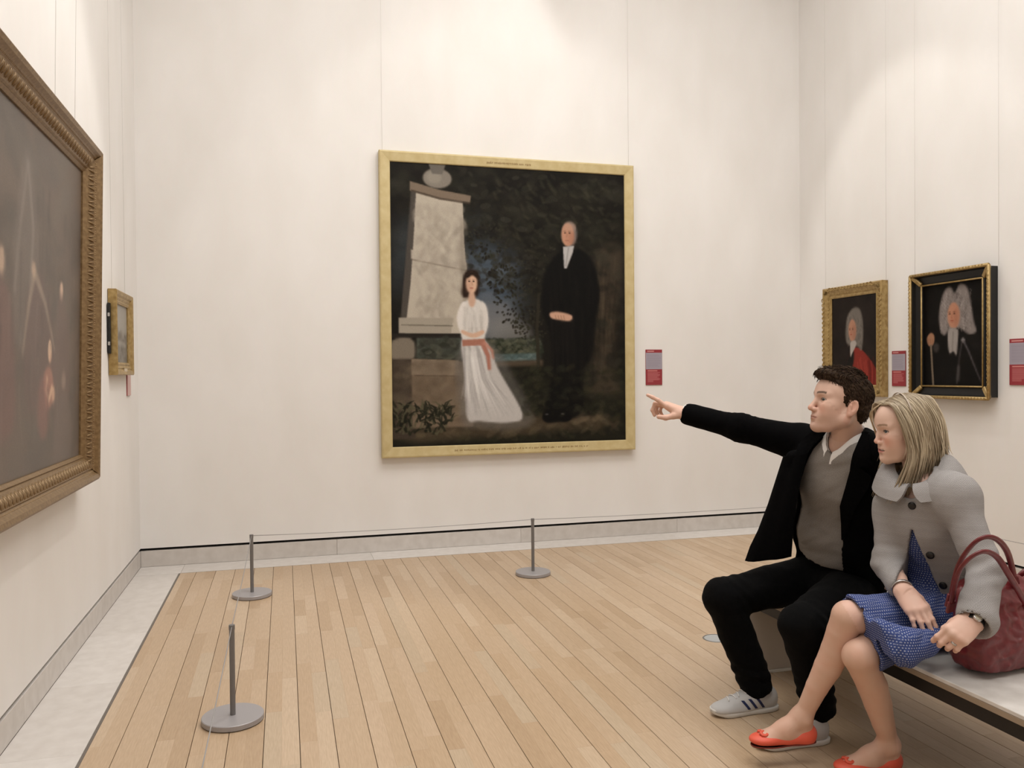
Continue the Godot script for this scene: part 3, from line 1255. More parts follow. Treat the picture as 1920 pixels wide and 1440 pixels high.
	# the lady: plain white gown and a rose sash, her hands folded before her
	p.blob([[0.27, 0.65], [0.41, 0.64], [0.49, 0.75], [0.575, 0.9], [0.5, 0.94], [0.34, 0.93], [0.28, 0.9]], Color(0.42, 0.405, 0.39, 0.55), 10)
	p.blob([[0.285, 0.62], [0.38, 0.62], [0.44, 0.73], [0.54, 0.89], [0.48, 0.92], [0.36, 0.912], [0.305, 0.9], [0.3, 0.76]], Color(0.72, 0.7, 0.685), 4)
	for k in 130:
		var t := p.r.randf()
		var x := lerpf(0.295, 0.37, t)
		var e := p.r.randf_range(0.8, 0.91)
		p.line([[x, 0.63 + p.r.randf() * 0.06], [x + 0.035 * t, 0.76], [lerpf(0.31, 0.52, t) * lerpf(0.86, 1.0, (e - 0.8) / 0.11) + p.r.randf_range(-0.015, 0.015), e]], 0.009, [Color(0.88, 0.87, 0.85, 0.4), Color(0.55, 0.53, 0.52, 0.3), Color(0.8, 0.78, 0.765, 0.35)][k % 3], 3, 0.3)
	p.blob([[0.285, 0.5], [0.33, 0.475], [0.37, 0.49], [0.378, 0.57], [0.375, 0.62], [0.29, 0.62], [0.285, 0.57]], Color(0.8, 0.78, 0.75), 3)
	p.blob([[0.285, 0.49], [0.302, 0.495], [0.29, 0.56], [0.3, 0.6], [0.276, 0.59], [0.265, 0.54]], Color(0.84, 0.815, 0.785), 3)
	p.blob([[0.365, 0.485], [0.388, 0.5], [0.396, 0.555], [0.384, 0.6], [0.365, 0.59], [0.372, 0.55]], Color(0.82, 0.795, 0.765), 3)
	for k in 24:
		var x := p.r.randf_range(0.295, 0.37)
		p.line([[x, p.r.randf_range(0.5, 0.54)], [x + p.r.randf_range(-0.01, 0.01), p.r.randf_range(0.57, 0.61)]], 0.008, Color(0.9, 0.88, 0.86, 0.35) if k % 2 else Color(0.6, 0.57, 0.54, 0.3), 3)
	p.blob([[0.288, 0.587], [0.33, 0.598], [0.372, 0.587], [0.376, 0.6], [0.335, 0.614], [0.288, 0.6]], Color(0.79, 0.65, 0.555), 2.5)
	p.poly([[0.287, 0.622], [0.38, 0.618], [0.384, 0.64], [0.289, 0.644]], Color(0.62, 0.42, 0.355), 2.5)
	p.line([[0.37, 0.63], [0.395, 0.68], [0.4, 0.73]], 0.02, Color(0.64, 0.43, 0.365), 3, 0.7)
	p.line([[0.375, 0.63], [0.41, 0.66], [0.415, 0.69]], 0.014, Color(0.72, 0.5, 0.43, 0.8), 3, 0.7)
	p.blob([[0.29, 0.43], [0.299, 0.385], [0.33, 0.368], [0.357, 0.386], [0.36, 0.43], [0.352, 0.46], [0.3, 0.468], [0.288, 0.455]], Color(0.15, 0.1, 0.075), 5)
	p.oval(0.328, 0.475, 0.015, 0.028, Color(0.76, 0.62, 0.53), 3)
	p.oval(0.327, 0.418, 0.023, 0.037, Color(0.8, 0.655, 0.56), 3)
	p.oval(0.318, 0.43, 0.012, 0.02, Color(0.7, 0.54, 0.45, 0.5), 6)
	p.blob([[0.3, 0.395], [0.312, 0.378], [0.35, 0.38], [0.352, 0.4], [0.33, 0.39], [0.312, 0.4]], Color(0.14, 0.095, 0.07), 3)
	for x in [0.318, 0.337]:
		p.oval(x, 0.413, 0.0042, 0.002, Color(0.16, 0.11, 0.09, 0.9), 1.5)
		p.line([[x - 0.005, 0.407], [x + 0.005, 0.406]], 0.002, Color(0.35, 0.24, 0.18, 0.7), 1.5)
	p.line([[0.329, 0.414], [0.331, 0.426]], 0.003, Color(0.65, 0.47, 0.38, 0.7), 2)
	p.line([[0.322, 0.436], [0.335, 0.436]], 0.0032, Color(0.6, 0.32, 0.28, 0.9), 1.5)
	# the gentleman: a long black coat and white bands
	p.blob([[0.66, 0.34], [0.72, 0.29], [0.79, 0.285], [0.85, 0.33], [0.88, 0.44], [0.86, 0.56], [0.84, 0.68], [0.8, 0.74], [0.8, 0.88], [0.7, 0.92], [0.63, 0.9], [0.67, 0.74], [0.66, 0.6], [0.625, 0.5], [0.635, 0.4]], Color(0.043, 0.037, 0.034), 5)
	for k in 60:
		var x := p.r.randf_range(0.65, 0.85)
		var y := p.r.randf_range(0.33, 0.7)
		p.line([[x, y], [x + 0.006, y + 0.06], [x + 0.004, y + 0.12]], 0.01, Color(0.088, 0.077, 0.07, 0.35), 5)
	p.oval(0.75, 0.228, 0.033, 0.045, Color(0.42, 0.395, 0.38), 4)
	p.oval(0.743, 0.231, 0.028, 0.042, Color(0.72, 0.53, 0.435), 3)
	p.oval(0.757, 0.24, 0.015, 0.025, Color(0.6, 0.41, 0.33, 0.5), 6)
	p.oval(0.75, 0.2, 0.026, 0.016, Color(0.7, 0.56, 0.48, 0.6), 5)
	for x in [0.731, 0.751]:
		p.oval(x, 0.226, 0.0042, 0.002, Color(0.18, 0.12, 0.1, 0.9), 1.5)
		p.line([[x - 0.006, 0.219], [x + 0.005, 0.219]], 0.0025, Color(0.42, 0.33, 0.28, 0.7), 1.5)
	p.line([[0.74, 0.228], [0.737, 0.242]], 0.004, Color(0.6, 0.42, 0.34, 0.7), 2)
	p.line([[0.732, 0.254], [0.748, 0.254]], 0.003, Color(0.52, 0.31, 0.27, 0.9), 1.5)
	p.poly([[0.722, 0.277], [0.772, 0.272], [0.766, 0.297], [0.738, 0.355], [0.726, 0.355]], Color(0.7, 0.685, 0.675), 2.5)
	p.line([[0.745, 0.28], [0.733, 0.35]], 0.005, Color(0.5, 0.48, 0.47, 0.6), 2)
	p.blob([[0.662, 0.522], [0.7, 0.517], [0.757, 0.53], [0.75, 0.55], [0.7, 0.547], [0.667, 0.54]], Color(0.75, 0.595, 0.5), 3)
	for k in 4:
		p.line([[0.685 + 0.012 * k, 0.53], [0.69 + 0.012 * k, 0.546]], 0.003, Color(0.5, 0.36, 0.29, 0.6), 1.5)
	for x in [0.655, 0.725]:
		p.oval(x, 0.905, 0.03, 0.018, Color(0.035, 0.03, 0.028), 3)
		p.oval(x - 0.01, 0.895, 0.009, 0.003, Color(0.42, 0.4, 0.39, 0.6), 2)
	p.dabs(180, [0.55, 0.72, 0.98, 0.9], [Color(0.14, 0.145, 0.095), Color(0.09, 0.085, 0.06), Color(0.2, 0.19, 0.125)], 0.009, 0.35, 2)
	p.weave(0.1)
	obj("canvas", canvas_mesh(w, h, 0.046), picture_mat("picture_garden", p, 0.55), o)
	var prof := [[0.0, 0.03], [0.0, 0.052], [0.006, 0.058], [0.07, 0.066], [0.079, 0.064], [0.083, 0.056], [0.083, 0.0], [0.0, 0.0]]
	var rails := frame_rails(o, w - 0.006, h - 0.006, prof, M["gilt_pale"])
	# worn lettering too small to read, in short dark strokes, along the top and bottom rails
	var r := RandomNumberGenerator.new()
	r.seed = 9
	for row in [[-0.2, 0.16, h / 2 + 0.032, 0], [-0.48, 0.62, -h / 2 - 0.036, 2]]:
		var st := begin()
		var x: float = row[0]
		while x < row[1]:
			var l := r.randf_range(0.004, 0.009)
			var t := 0.0637 + 0.0001
			add_box(st, Vector3(x, row[2] + r.randf_range(-0.002, 0.002), t), Vector3(l * 0.6, r.randf_range(0.006, 0.016), 0.0012))
			x += l + (0.012 if r.randf() < 0.18 else 0.002)
		obj("lettering", st, mat("lettering_brown", Color(0.56, 0.45, 0.28), 0.7), rails[row[3]])
	wires(o, [-w / 2 - 0.05, w / 2 + 0.055], h / 2 + 0.05, 0.012)


func big_painting():
	# hung on the left wall and tipped a little forward; its canvas is glossy, and its colours are lightened to include varnish glare
	var o := thing("framed_painting", "huge dark painting in carved dull gold frame on left wall, cut by the picture edge", "painting", Vector3(WEST + 0.012, 1.668, -3.12))
	o.rotation = Vector3(0, PI / 2, 0)
	o.rotate_object_local(Vector3.RIGHT, 0.022)
	var w := 2.5
	var h := 1.37
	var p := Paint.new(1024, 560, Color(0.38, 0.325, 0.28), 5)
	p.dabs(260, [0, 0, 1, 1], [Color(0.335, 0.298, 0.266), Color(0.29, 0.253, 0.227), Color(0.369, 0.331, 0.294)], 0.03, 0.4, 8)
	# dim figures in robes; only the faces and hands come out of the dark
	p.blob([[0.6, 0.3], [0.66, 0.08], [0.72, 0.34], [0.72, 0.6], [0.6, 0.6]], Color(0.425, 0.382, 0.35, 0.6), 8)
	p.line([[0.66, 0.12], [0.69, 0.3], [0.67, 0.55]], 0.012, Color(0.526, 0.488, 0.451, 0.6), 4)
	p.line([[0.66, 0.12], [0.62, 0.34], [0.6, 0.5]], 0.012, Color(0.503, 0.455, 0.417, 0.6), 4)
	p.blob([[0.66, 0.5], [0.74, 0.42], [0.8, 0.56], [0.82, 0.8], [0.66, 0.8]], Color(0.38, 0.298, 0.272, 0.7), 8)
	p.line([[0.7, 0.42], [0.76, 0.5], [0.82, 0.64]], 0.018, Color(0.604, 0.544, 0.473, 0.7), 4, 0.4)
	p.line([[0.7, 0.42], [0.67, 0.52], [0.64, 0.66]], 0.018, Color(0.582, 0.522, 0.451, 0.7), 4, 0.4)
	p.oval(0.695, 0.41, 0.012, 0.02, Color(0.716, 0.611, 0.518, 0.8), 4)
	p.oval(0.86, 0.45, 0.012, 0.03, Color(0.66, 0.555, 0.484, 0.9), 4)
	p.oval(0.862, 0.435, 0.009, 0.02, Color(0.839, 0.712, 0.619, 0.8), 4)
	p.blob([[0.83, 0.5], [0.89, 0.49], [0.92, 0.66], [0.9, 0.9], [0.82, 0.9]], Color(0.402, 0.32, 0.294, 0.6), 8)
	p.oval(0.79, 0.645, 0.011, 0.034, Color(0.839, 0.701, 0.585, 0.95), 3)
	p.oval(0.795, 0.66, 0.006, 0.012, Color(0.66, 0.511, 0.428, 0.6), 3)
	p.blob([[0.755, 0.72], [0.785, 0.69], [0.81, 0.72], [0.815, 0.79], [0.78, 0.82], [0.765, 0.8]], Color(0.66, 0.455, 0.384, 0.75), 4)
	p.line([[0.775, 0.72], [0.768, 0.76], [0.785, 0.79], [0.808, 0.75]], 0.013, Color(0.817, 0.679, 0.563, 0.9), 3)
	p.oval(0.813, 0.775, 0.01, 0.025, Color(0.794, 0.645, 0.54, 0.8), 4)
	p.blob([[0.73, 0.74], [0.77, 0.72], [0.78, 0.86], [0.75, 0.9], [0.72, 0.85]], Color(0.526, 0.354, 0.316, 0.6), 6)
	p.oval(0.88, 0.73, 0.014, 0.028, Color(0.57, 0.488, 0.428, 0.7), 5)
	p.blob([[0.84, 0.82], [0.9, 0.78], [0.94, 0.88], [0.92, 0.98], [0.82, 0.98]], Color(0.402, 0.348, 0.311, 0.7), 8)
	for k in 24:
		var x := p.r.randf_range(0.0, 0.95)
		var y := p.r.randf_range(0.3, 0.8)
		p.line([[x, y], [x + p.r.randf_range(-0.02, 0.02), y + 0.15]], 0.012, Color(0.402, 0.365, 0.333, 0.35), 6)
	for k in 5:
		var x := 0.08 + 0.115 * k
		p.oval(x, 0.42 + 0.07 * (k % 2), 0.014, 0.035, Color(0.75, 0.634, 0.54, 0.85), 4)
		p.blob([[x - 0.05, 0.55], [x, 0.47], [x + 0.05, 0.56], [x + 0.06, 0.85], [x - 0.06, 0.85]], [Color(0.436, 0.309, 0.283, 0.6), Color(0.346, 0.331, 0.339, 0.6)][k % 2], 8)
	p.weave(0.1)
	for k in 90:
		var x := p.r.randf_range(0.0, 0.97)
		var y := p.r.randf_range(0.05, 0.8)
		var l := p.r.randf_range(0.06, 0.25)
		p.line([[x, y], [x + p.r.randf_range(-0.012, 0.012), y + l * 0.5], [x + p.r.randf_range(-0.025, 0.025), y + l]], p.r.randf_range(0.003, 0.012), Color(0.52, 0.47, 0.43, 0.22) if k % 2 else Color(0.22, 0.17, 0.16, 0.25), 4, 0.4)
	p.oval(0.789, 0.63, 0.0075, 0.022, Color(0.76, 0.65, 0.55, 0.9), 2)
	p.oval(0.7925, 0.622, 0.0016, 0.003, Color(0.25, 0.18, 0.15, 0.9), 1)
	p.line([[0.793, 0.628], [0.795, 0.638]], 0.0016, Color(0.5, 0.36, 0.3, 0.8), 1)
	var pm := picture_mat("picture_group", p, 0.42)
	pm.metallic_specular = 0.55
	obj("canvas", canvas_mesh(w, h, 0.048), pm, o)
	var prof := [[0.0, 0.03], [0.0, 0.056], [0.012, 0.066], [0.018, 0.062], [0.024, 0.07], [0.05, 0.085], [0.074, 0.092], [0.08, 0.088], [0.086, 0.094], [0.094, 0.1], [0.104, 0.114], [0.12, 0.12], [0.132, 0.112], [0.137, 0.098], [0.137, 0.0], [0.0, 0.0]]
	var rails := frame_rails(o, w - 0.01, h - 0.01, prof, M["gilt_dark"])
	# carved leaves along the hollow and a bead along the ridge, as far as the picture shows
	for side in 4:
		var turn := Basis(Vector3.BACK, PI / 2 * side)
		var half := (w if side % 2 == 0 else h) / 2
		var off := (h if side % 2 == 0 else w) / 2
		var f := begin()
		var s := -half - 0.03
		var k := 0
		while s < half + 0.03:
			var lean := 0.5 if k % 2 else -0.5
			var path := []
			for j in 5:
				var t := j / 4.0
				path.append(turn * Vector3(s + lean * 0.022 * (t - 0.5), off + 0.024 + 0.046 * t, 0.071 + 0.018 * t + 0.006 * sin(PI * t)))
			add_tube(f, path, [0.002, 0.007, 0.0085, 0.006, 0.002], 6, 0.7)
			s += 0.021
			k += 1
		obj("carved_leaves", f, M["gilt_dark"], rails[side])
		f = begin()
		s = -half - 0.08
		while s < half + 0.08:
			f.set_smooth_group(1)
			var c := turn * Vector3(s, off + 0.0835, 0.0925)
			add_lathe(f, [Vector2(0, 0.0046), Vector2(0.0035, 0.003), Vector2(0.0046, 0), Vector2(0.0035, -0.003), Vector2(0, -0.0046)], 6, Transform3D(Basis.IDENTITY, c), true)
			s += 0.0115
		obj("beading", f, M["gilt_dark"], rails[side])
	wires(o, [0.95, 1.31], h / 2 + 0.1, 0.004)


func small_painting():
	var o := thing("framed_painting", "small pale painting in deep gilt box frame, half hidden behind the huge dark painting", "painting", Vector3(WEST + 0.003, 1.627, -5.6))
	o.rotation.y = PI / 2
	var w := 0.4
	var h := 0.36
	var p := Paint.new(256, 230, Color(0.52, 0.5, 0.47), 8)
	p.poly([[0, 0], [1, 0], [1, 0.45], [0, 0.5]], Color(0.63, 0.61, 0.58), 14)
	p.dabs(90, [0, 0.45, 1, 1], [Color(0.4, 0.37, 0.33), Color(0.5, 0.47, 0.42), Color(0.32, 0.3, 0.27)], 0.04, 0.5, 5)
	p.poly([[0.1, 0.6], [0.9, 0.64], [0.9, 0.72], [0.1, 0.7]], Color(0.62, 0.6, 0.57, 0.7), 5)
	p.weave(0.08)
	obj("canvas", canvas_mesh(w, h, 0.02), picture_mat("picture_view", p, 0.4), o)
	var rails := frame_rails(o, w - 0.004, h - 0.004, [[0.0, 0.012], [0.0, 0.028], [0.012, 0.034], [0.02, 0.03], [0.034, 0.037], [0.042, 0.034], [0.052, 0.044], [0.072, 0.05], [0.078, 0.045], [0.078, 0.0], [0.0, 0.0]], M["gilt"])
	var st := begin()
	add_box(st, Vector3(0.0, -h / 2 - 0.045, 0.045), Vector3(0.09, 0.018, 0.004), 0.001)
	obj("name_plate", st, mat("plate_pale", Color(0.78, 0.72, 0.62), 0.5), rails[2])
	st = begin()
	add_box(st, Vector3(-w / 2 - 0.094, 0.02, 0.009), Vector3(0.03, 0.3, 0.016), 0.003)
	var back := obj("backing_case", st, M["ebony"], o)
	for y in [0.1, -0.07]:
		st = begin()
		add_box(st, Vector3(-w / 2 - 0.111, y, 0.01), Vector3(0.006, 0.022, 0.012), 0.002)
		obj("clasp", st, M["silver"], back)
	wires(o, [-0.22, 0.2], h / 2 + 0.06, 0.012)


# a carved frame: scrolls and leaves raised along each rail and at the corners
func carve(rail: Node3D, side: int, w: float, h: float, at: float, z: float, size: float, step: float, m: Material, sd: int, corners := 1.0):
	var r := RandomNumberGenerator.new()
	r.seed = sd + side
	var turn := Basis(Vector3.BACK, PI / 2 * side)
	var half := (w if side % 2 == 0 else h) / 2
	var off := (h if side % 2 == 0 else w) / 2
	var st := begin()
	var s := -half
	var k := 0
	while s < half:
		var big := 1.0 + 0.6 * pow(absf(s) / half, 6.0) * corners
		var path := []
		for j in 7:
			var a := 0.55 * j * (1.0 if k % 2 else -1.0)
			path.append(turn * Vector3(s + size * big * (0.9 * cos(a) - 0.4), off + at + size * big * 0.75 * sin(a), z + 0.004 * sin(PI * j / 6.0)))
		add_tube(st, path, [size * 0.1, size * 0.24, size * 0.3, size * 0.3, size * 0.26, size * 0.2, size * 0.08], 6)
		s += step * r.randf_range(0.9, 1.1)
		k += 1
	if corners > 0.0:
		for sg in [-1.0, 1.0]:  # a shell at the corner
			for j in 5:
				var a := PI / 4 + (j - 2) * 0.34
				var c := turn * Vector3(sg * (half + at * 0.55), off + at * 0.55, z)
				var d := turn * Vector3(sg * cos(a), sin(a), 0.0)
				add_tube(st, [c, c + d * size * 1.0 + Vector3(0, 0, 0.006), c + d * size * 2.0], [size * 0.25, size * 0.42, size * 0.2], 6)
	obj("carving", st, m, rail)


func portraits():
	# left of the two: a man in a grey wig and a red coat
	var o := thing("framed_painting", "portrait of grey-wigged man in red coat, carved gilt frame, just above the seated man's head", "painting", Vector3(EAST - 0.003, 1.6, -5.6))
	o.rotation.y = -PI / 2
	var w := 0.535
	var h := 0.71
	var p := Paint.new(330, 420, Color(0.115, 0.09, 0.075), 21)
	p.dabs(90, [0, 0, 1, 1], [Color(0.13, 0.1, 0.085), Color(0.1, 0.08, 0.065), Color(0.15, 0.12, 0.1)], 0.06, 0.4, 8)
	p.blob([[0.33, 0.78], [0.42, 0.64], [0.5, 0.58], [0.66, 0.6], [0.86, 0.72], [1.0, 0.86], [1.0, 1.02], [0.36, 1.02]], Color(0.5, 0.17, 0.14), 3)
	p.blob([[0.28, 0.86], [0.36, 0.7], [0.48, 0.6], [0.5, 0.7], [0.46, 0.84], [0.46, 1.02], [0.26, 1.02]], Color(0.09, 0.075, 0.065), 4)
	for k in 12:
		var x := p.r.randf_range(0.52, 0.92)
		p.line([[x, p.r.randf_range(0.66, 0.75)], [x + 0.03, 0.85], [x + 0.02, 1.0]], 0.02, Color(0.64, 0.27, 0.22, 0.5) if k % 2 else Color(0.34, 0.1, 0.09, 0.5), 4)
	p.blob([[0.36, 0.22], [0.47, 0.14], [0.6, 0.14], [0.68, 0.24], [0.7, 0.44], [0.66, 0.6], [0.58, 0.56], [0.4, 0.54], [0.33, 0.5], [0.32, 0.36]], Color(0.43, 0.4, 0.375), 5)
	for k in 50:
		var x := p.r.randf_range(0.34, 0.68)
		var y := p.r.randf_range(0.17, 0.56)
		p.line([[x, y], [x + 0.02, y + 0.03], [x, y + 0.06]], 0.012, Color(0.55, 0.52, 0.49, 0.4) if k % 2 else Color(0.28, 0.26, 0.24, 0.4), 2)
	p.oval(0.465, 0.385, 0.082, 0.125, Color(0.68, 0.5, 0.41), 4)
	p.oval(0.5, 0.4, 0.04, 0.09, Color(0.56, 0.38, 0.31, 0.5), 6)
	p.blob([[0.43, 0.52], [0.52, 0.5], [0.56, 0.54], [0.47, 0.64], [0.43, 0.68], [0.42, 0.6]], Color(0.66, 0.63, 0.6), 3)
	portrait_face(p, 0.455, 0.385, 0.075)
	p.weave(0.12)
	obj("canvas", canvas_mesh(w, h, 0.028), picture_mat("picture_red_coat", p, 0.5), o)
	var rails := frame_rails(o, w - 0.006, h - 0.006, [[0.0, 0.018], [0.0, 0.034], [0.01, 0.039], [0.022, 0.035], [0.045, 0.045], [0.065, 0.058], [0.08, 0.062], [0.09, 0.054], [0.09, 0.0], [0.0, 0.0]], M["gilt"])
	for side in 4:
		carve(rails[side], side, w, h, 0.073, 0.058, 0.013, 0.019, M["gilt"], 3)
		carve(rails[side], side, w, h, 0.034, 0.038, 0.009, 0.014, M["gilt"], 13, 0.0)
	wires(o, [-0.36, 0.36], h / 2 + 0.08, 0.02)
	# right of the two: a man in a great white wig and armour, in a black and gold box frame
	o = thing("framed_painting", "portrait of man in huge white wig and dark armour, in deep black and gold frame", "painting", Vector3(EAST - 0.003, 1.6, -4.585))
	o.rotation.y = -PI / 2
	w = 0.525
	h = 0.70
	p = Paint.new(330, 440, Color(0.05, 0.042, 0.036), 22)
	p.dabs(60, [0, 0, 1, 1], [Color(0.06, 0.05, 0.042), Color(0.042, 0.035, 0.03), Color(0.075, 0.062, 0.05)], 0.06, 0.4, 8)
	p.blob([[0.28, 0.2], [0.36, 0.06], [0.46, 0.04], [0.52, 0.1], [0.6, 0.02], [0.72, 0.06], [0.78, 0.22], [0.82, 0.38], [0.86, 0.48], [0.74, 0.5], [0.6, 0.44], [0.44, 0.44], [0.36, 0.5], [0.29, 0.46], [0.26, 0.34]], Color(0.5, 0.465, 0.45), 5)
	for k in 130:
		var x := p.r.randf_range(0.28, 0.78)
		var y := p.r.randf_range(0.07, 0.44)
		p.line([[x, y], [x + 0.025, y + 0.018], [x + 0.005, y + 0.036], [x + 0.02, y + 0.05]], 0.013, Color(0.64, 0.61, 0.59, 0.45) if k % 2 else Color(0.33, 0.3, 0.29, 0.4), 2)
	p.oval(0.5, 0.315, 0.095, 0.125, Color(0.7, 0.5, 0.4), 4)
	p.oval(0.545, 0.33, 0.045, 0.09, Color(0.58, 0.38, 0.3, 0.5), 6)
	portrait_face(p, 0.49, 0.31, 0.09)
	p.blob([[0.42, 0.45], [0.52, 0.44], [0.58, 0.47], [0.57, 0.6], [0.55, 0.7], [0.5, 0.66], [0.44, 0.68], [0.41, 0.58]], Color(0.58, 0.55, 0.53), 4)
	p.line([[0.5, 0.47], [0.49, 0.6], [0.49, 0.66]], 0.012, Color(0.38, 0.35, 0.33, 0.7), 3)
	p.oval(0.66, 0.56, 0.03, 0.022, Color(0.6, 0.58, 0.58, 0.9), 5, 0.7)
	p.line([[0.66, 0.56], [0.74, 0.66], [0.83, 0.8], [0.93, 0.95]], 0.03, Color(0.36, 0.34, 0.35, 0.9), 4, 0.5)
	p.line([[0.64, 0.58], [0.6, 0.72], [0.56, 0.98]], 0.024, Color(0.27, 0.25, 0.25, 0.8), 4)
	p.line([[0.585, 0.8], [0.57, 0.95]], 0.05, Color(0.33, 0.31, 0.31, 0.6), 5)
	p.blob([[0.05, 0.52], [0.12, 0.47], [0.18, 0.5], [0.18, 0.57], [0.13, 0.61], [0.07, 0.59]], Color(0.6, 0.44, 0.34), 3)
	for k in 3:
		p.line([[0.07 + 0.035 * k, 0.53], [0.085 + 0.035 * k, 0.58]], 0.006, Color(0.4, 0.27, 0.2, 0.7), 2)
	p.oval(0.2, 0.62, 0.05, 0.05, Color(0.3, 0.28, 0.27, 0.6), 5)
	p.line([[0.12, 0.59], [0.14, 0.8], [0.16, 1.0]], 0.035, Color(0.43, 0.38, 0.32), 2)
	p.weave(0.12)
	obj("canvas", canvas_mesh(w, h, 0.03), picture_mat("picture_armour", p, 0.5), o)
	rails = frame_rails(o, w - 0.006, h - 0.006, [[0.0, 0.02], [0.0, 0.044], [0.006, 0.05], [0.012, 0.046], [0.018, 0.04], [0.062, 0.05], [0.068, 0.074], [0.074, 0.0745], [0.074, 0.0], [0.0, 0.0]], M["ebony"])
	for side in 4:
		var turn := Basis(Vector3.BACK, PI / 2 * side)
		var half := (w if side % 2 == 0 else h) / 2
		var off := (h if side % 2 == 0 else w) / 2
		for line in [[0.003, 0.05, 0.006], [0.078, 0.0795, 0.0115]]:  # gilt sight edge and gilt outer edge
			var st := begin()
			var e: float = half + line[0]
			add_tube(st, [turn * Vector3(-e, off + line[0], line[1]), turn * Vector3(e, off + line[0], line[1])], line[2], 8, 1.0, turn * Vector3.UP)
			obj("gilt_edge", st, M["gilt"], rails[side])
		carve(rails[side], side, w + 0.1, h + 0.1, 0.028, 0.087, 0.007, 0.013, M["gilt"], 40, 0.0)
		var c := begin()
		add_box(c, turn * Vector3(half + 0.04, off + 0.04, 0.058), Vector3(0.094, 0.03, 0.024), 0.005, turn * Basis(Vector3.BACK, PI / 4) * Basis(Vector3.UP, -0.3))
		obj("corner_boss", c, M["gilt"], rails[side])
	wires(o, [-0.36, 0.36], h / 2 + 0.07, 0.02)


func portrait_face(p: Paint, x: float, y: float, s: float):
	for k in [-1.0, 1.0]:
		p.oval(x + k * s * 0.42 - s * 0.1, y - s * 0.12, s * 0.17, s * 0.07, Color(0.2, 0.13, 0.1, 0.8), 2)
		p.line([[x + k * s * 0.42 - s * 0.3, y - s * 0.32], [x + k * s * 0.42 + s * 0.1, y - s * 0.34]], s * 0.09, Color(0.4, 0.27, 0.2, 0.8), 2)
	p.line([[x - s * 0.1, y - s * 0.1], [x - s * 0.2, y + s * 0.3]], s * 0.12, Color(0.58, 0.38, 0.29, 0.6), 2)
	p.oval(x - s * 0.15, y + s * 0.32, s * 0.16, s * 0.08, Color(0.62, 0.38, 0.3, 0.8), 2)
	p.line([[x - s * 0.38, y + s * 0.62], [x + s * 0.12, y + s * 0.62]], s * 0.1, Color(0.55, 0.24, 0.19, 0.9), 2)
	p.oval(x - s * 0.1, y + s * 0.78, s * 0.2, s * 0.05, Color(0.5, 0.32, 0.25, 0.5), 3)


func wall_texts():
	# printed panels: a red heading, a grey-lilac field and a red field of small pale lines, none of it legible in the photograph
	var panels := [
		[Vector3(2.992, 1.402, BACK), 0.0, 0.15, 0.297, "red and grey wall text panel beside the large double portrait on the back wall"],
		[Vector3(EAST, 1.372, -5.13), -PI / 2, 0.14, 0.262, "red and grey printed wall text panel between the two wigged portraits on the right wall"],
		[Vector3(EAST, 1.405, -4.06), -PI / 2, 0.2, 0.29, "red and grey printed wall text panel at the far right, past the black-framed portrait"],
		[Vector3(WEST, 1.31, -5.95), PI / 2, 0.12, 0.15, "small pinkish text panel low on the left wall, beneath the small box-framed painting"]]
	for k in panels.size():
		var q: Array = panels[k]
		var p := Paint.new(160, 300, Color(0.58, 0.24, 0.26), 60 + k)
		if k == 3:
			p.im.fill(Color(0.8, 0.68, 0.66))
		else:
			p.poly([[0, 0.085], [1, 0.085], [1, 0.555], [0, 0.555]], Color(0.63, 0.6, 0.64), 0)
			p.line([[0.08, 0.045], [0.5, 0.045]], 0.05, Color(0.82, 0.62, 0.6), 1)
			for j in 14:
				p.line([[0.08, 0.13 + j * 0.028], [p.r.randf_range(0.75, 0.92), 0.13 + j * 0.028]], 0.014, Color(0.52, 0.49, 0.54, 0.6), 1)
			p.line([[0.1, 0.6], [0.7, 0.6]], 0.045, Color(0.8, 0.55, 0.53), 1)
			for j in 11:
				p.line([[0.1, 0.65 + j * 0.026], [p.r.randf_range(0.7, 0.9) if j < 9 else 0.45, 0.65 + j * 0.026]], 0.024, Color(0.76, 0.5, 0.49, 0.9), 1)
		var o := thing("text_panel", q[4], "text panel", q[0], "printed wall text panels")
		o.rotation.y = q[1]
		var st := begin()
		add_box(st, Vector3(0, 0, 0.004), Vector3(q[2], q[3], 0.006), 0.001)
		obj("board", st, mat("panel_board", Color(0.6, 0.3, 0.3), 0.6), o)
		obj("print", canvas_mesh(q[2] - 0.002, q[3] - 0.002, 0.0085), picture_mat("panel_print_%d" % k, p, 0.5), o)


# ---------------------------------------------------------------- people: shared anatomy
func frame(f: Vector3, u: Vector3) -> Basis:  # x = f (made square to u), y = u, z = f x u, the figure's right
	var y := u.normalized()
	var x := (f - y * f.dot(y)).normalized()
	return Basis(x, y, x.cross(y))


func loc(t: Transform3D, s: float) -> Callable:
	return func(f: float, u: float, r: float) -> Vector3: return t * (Vector3(f, u, r) * s)


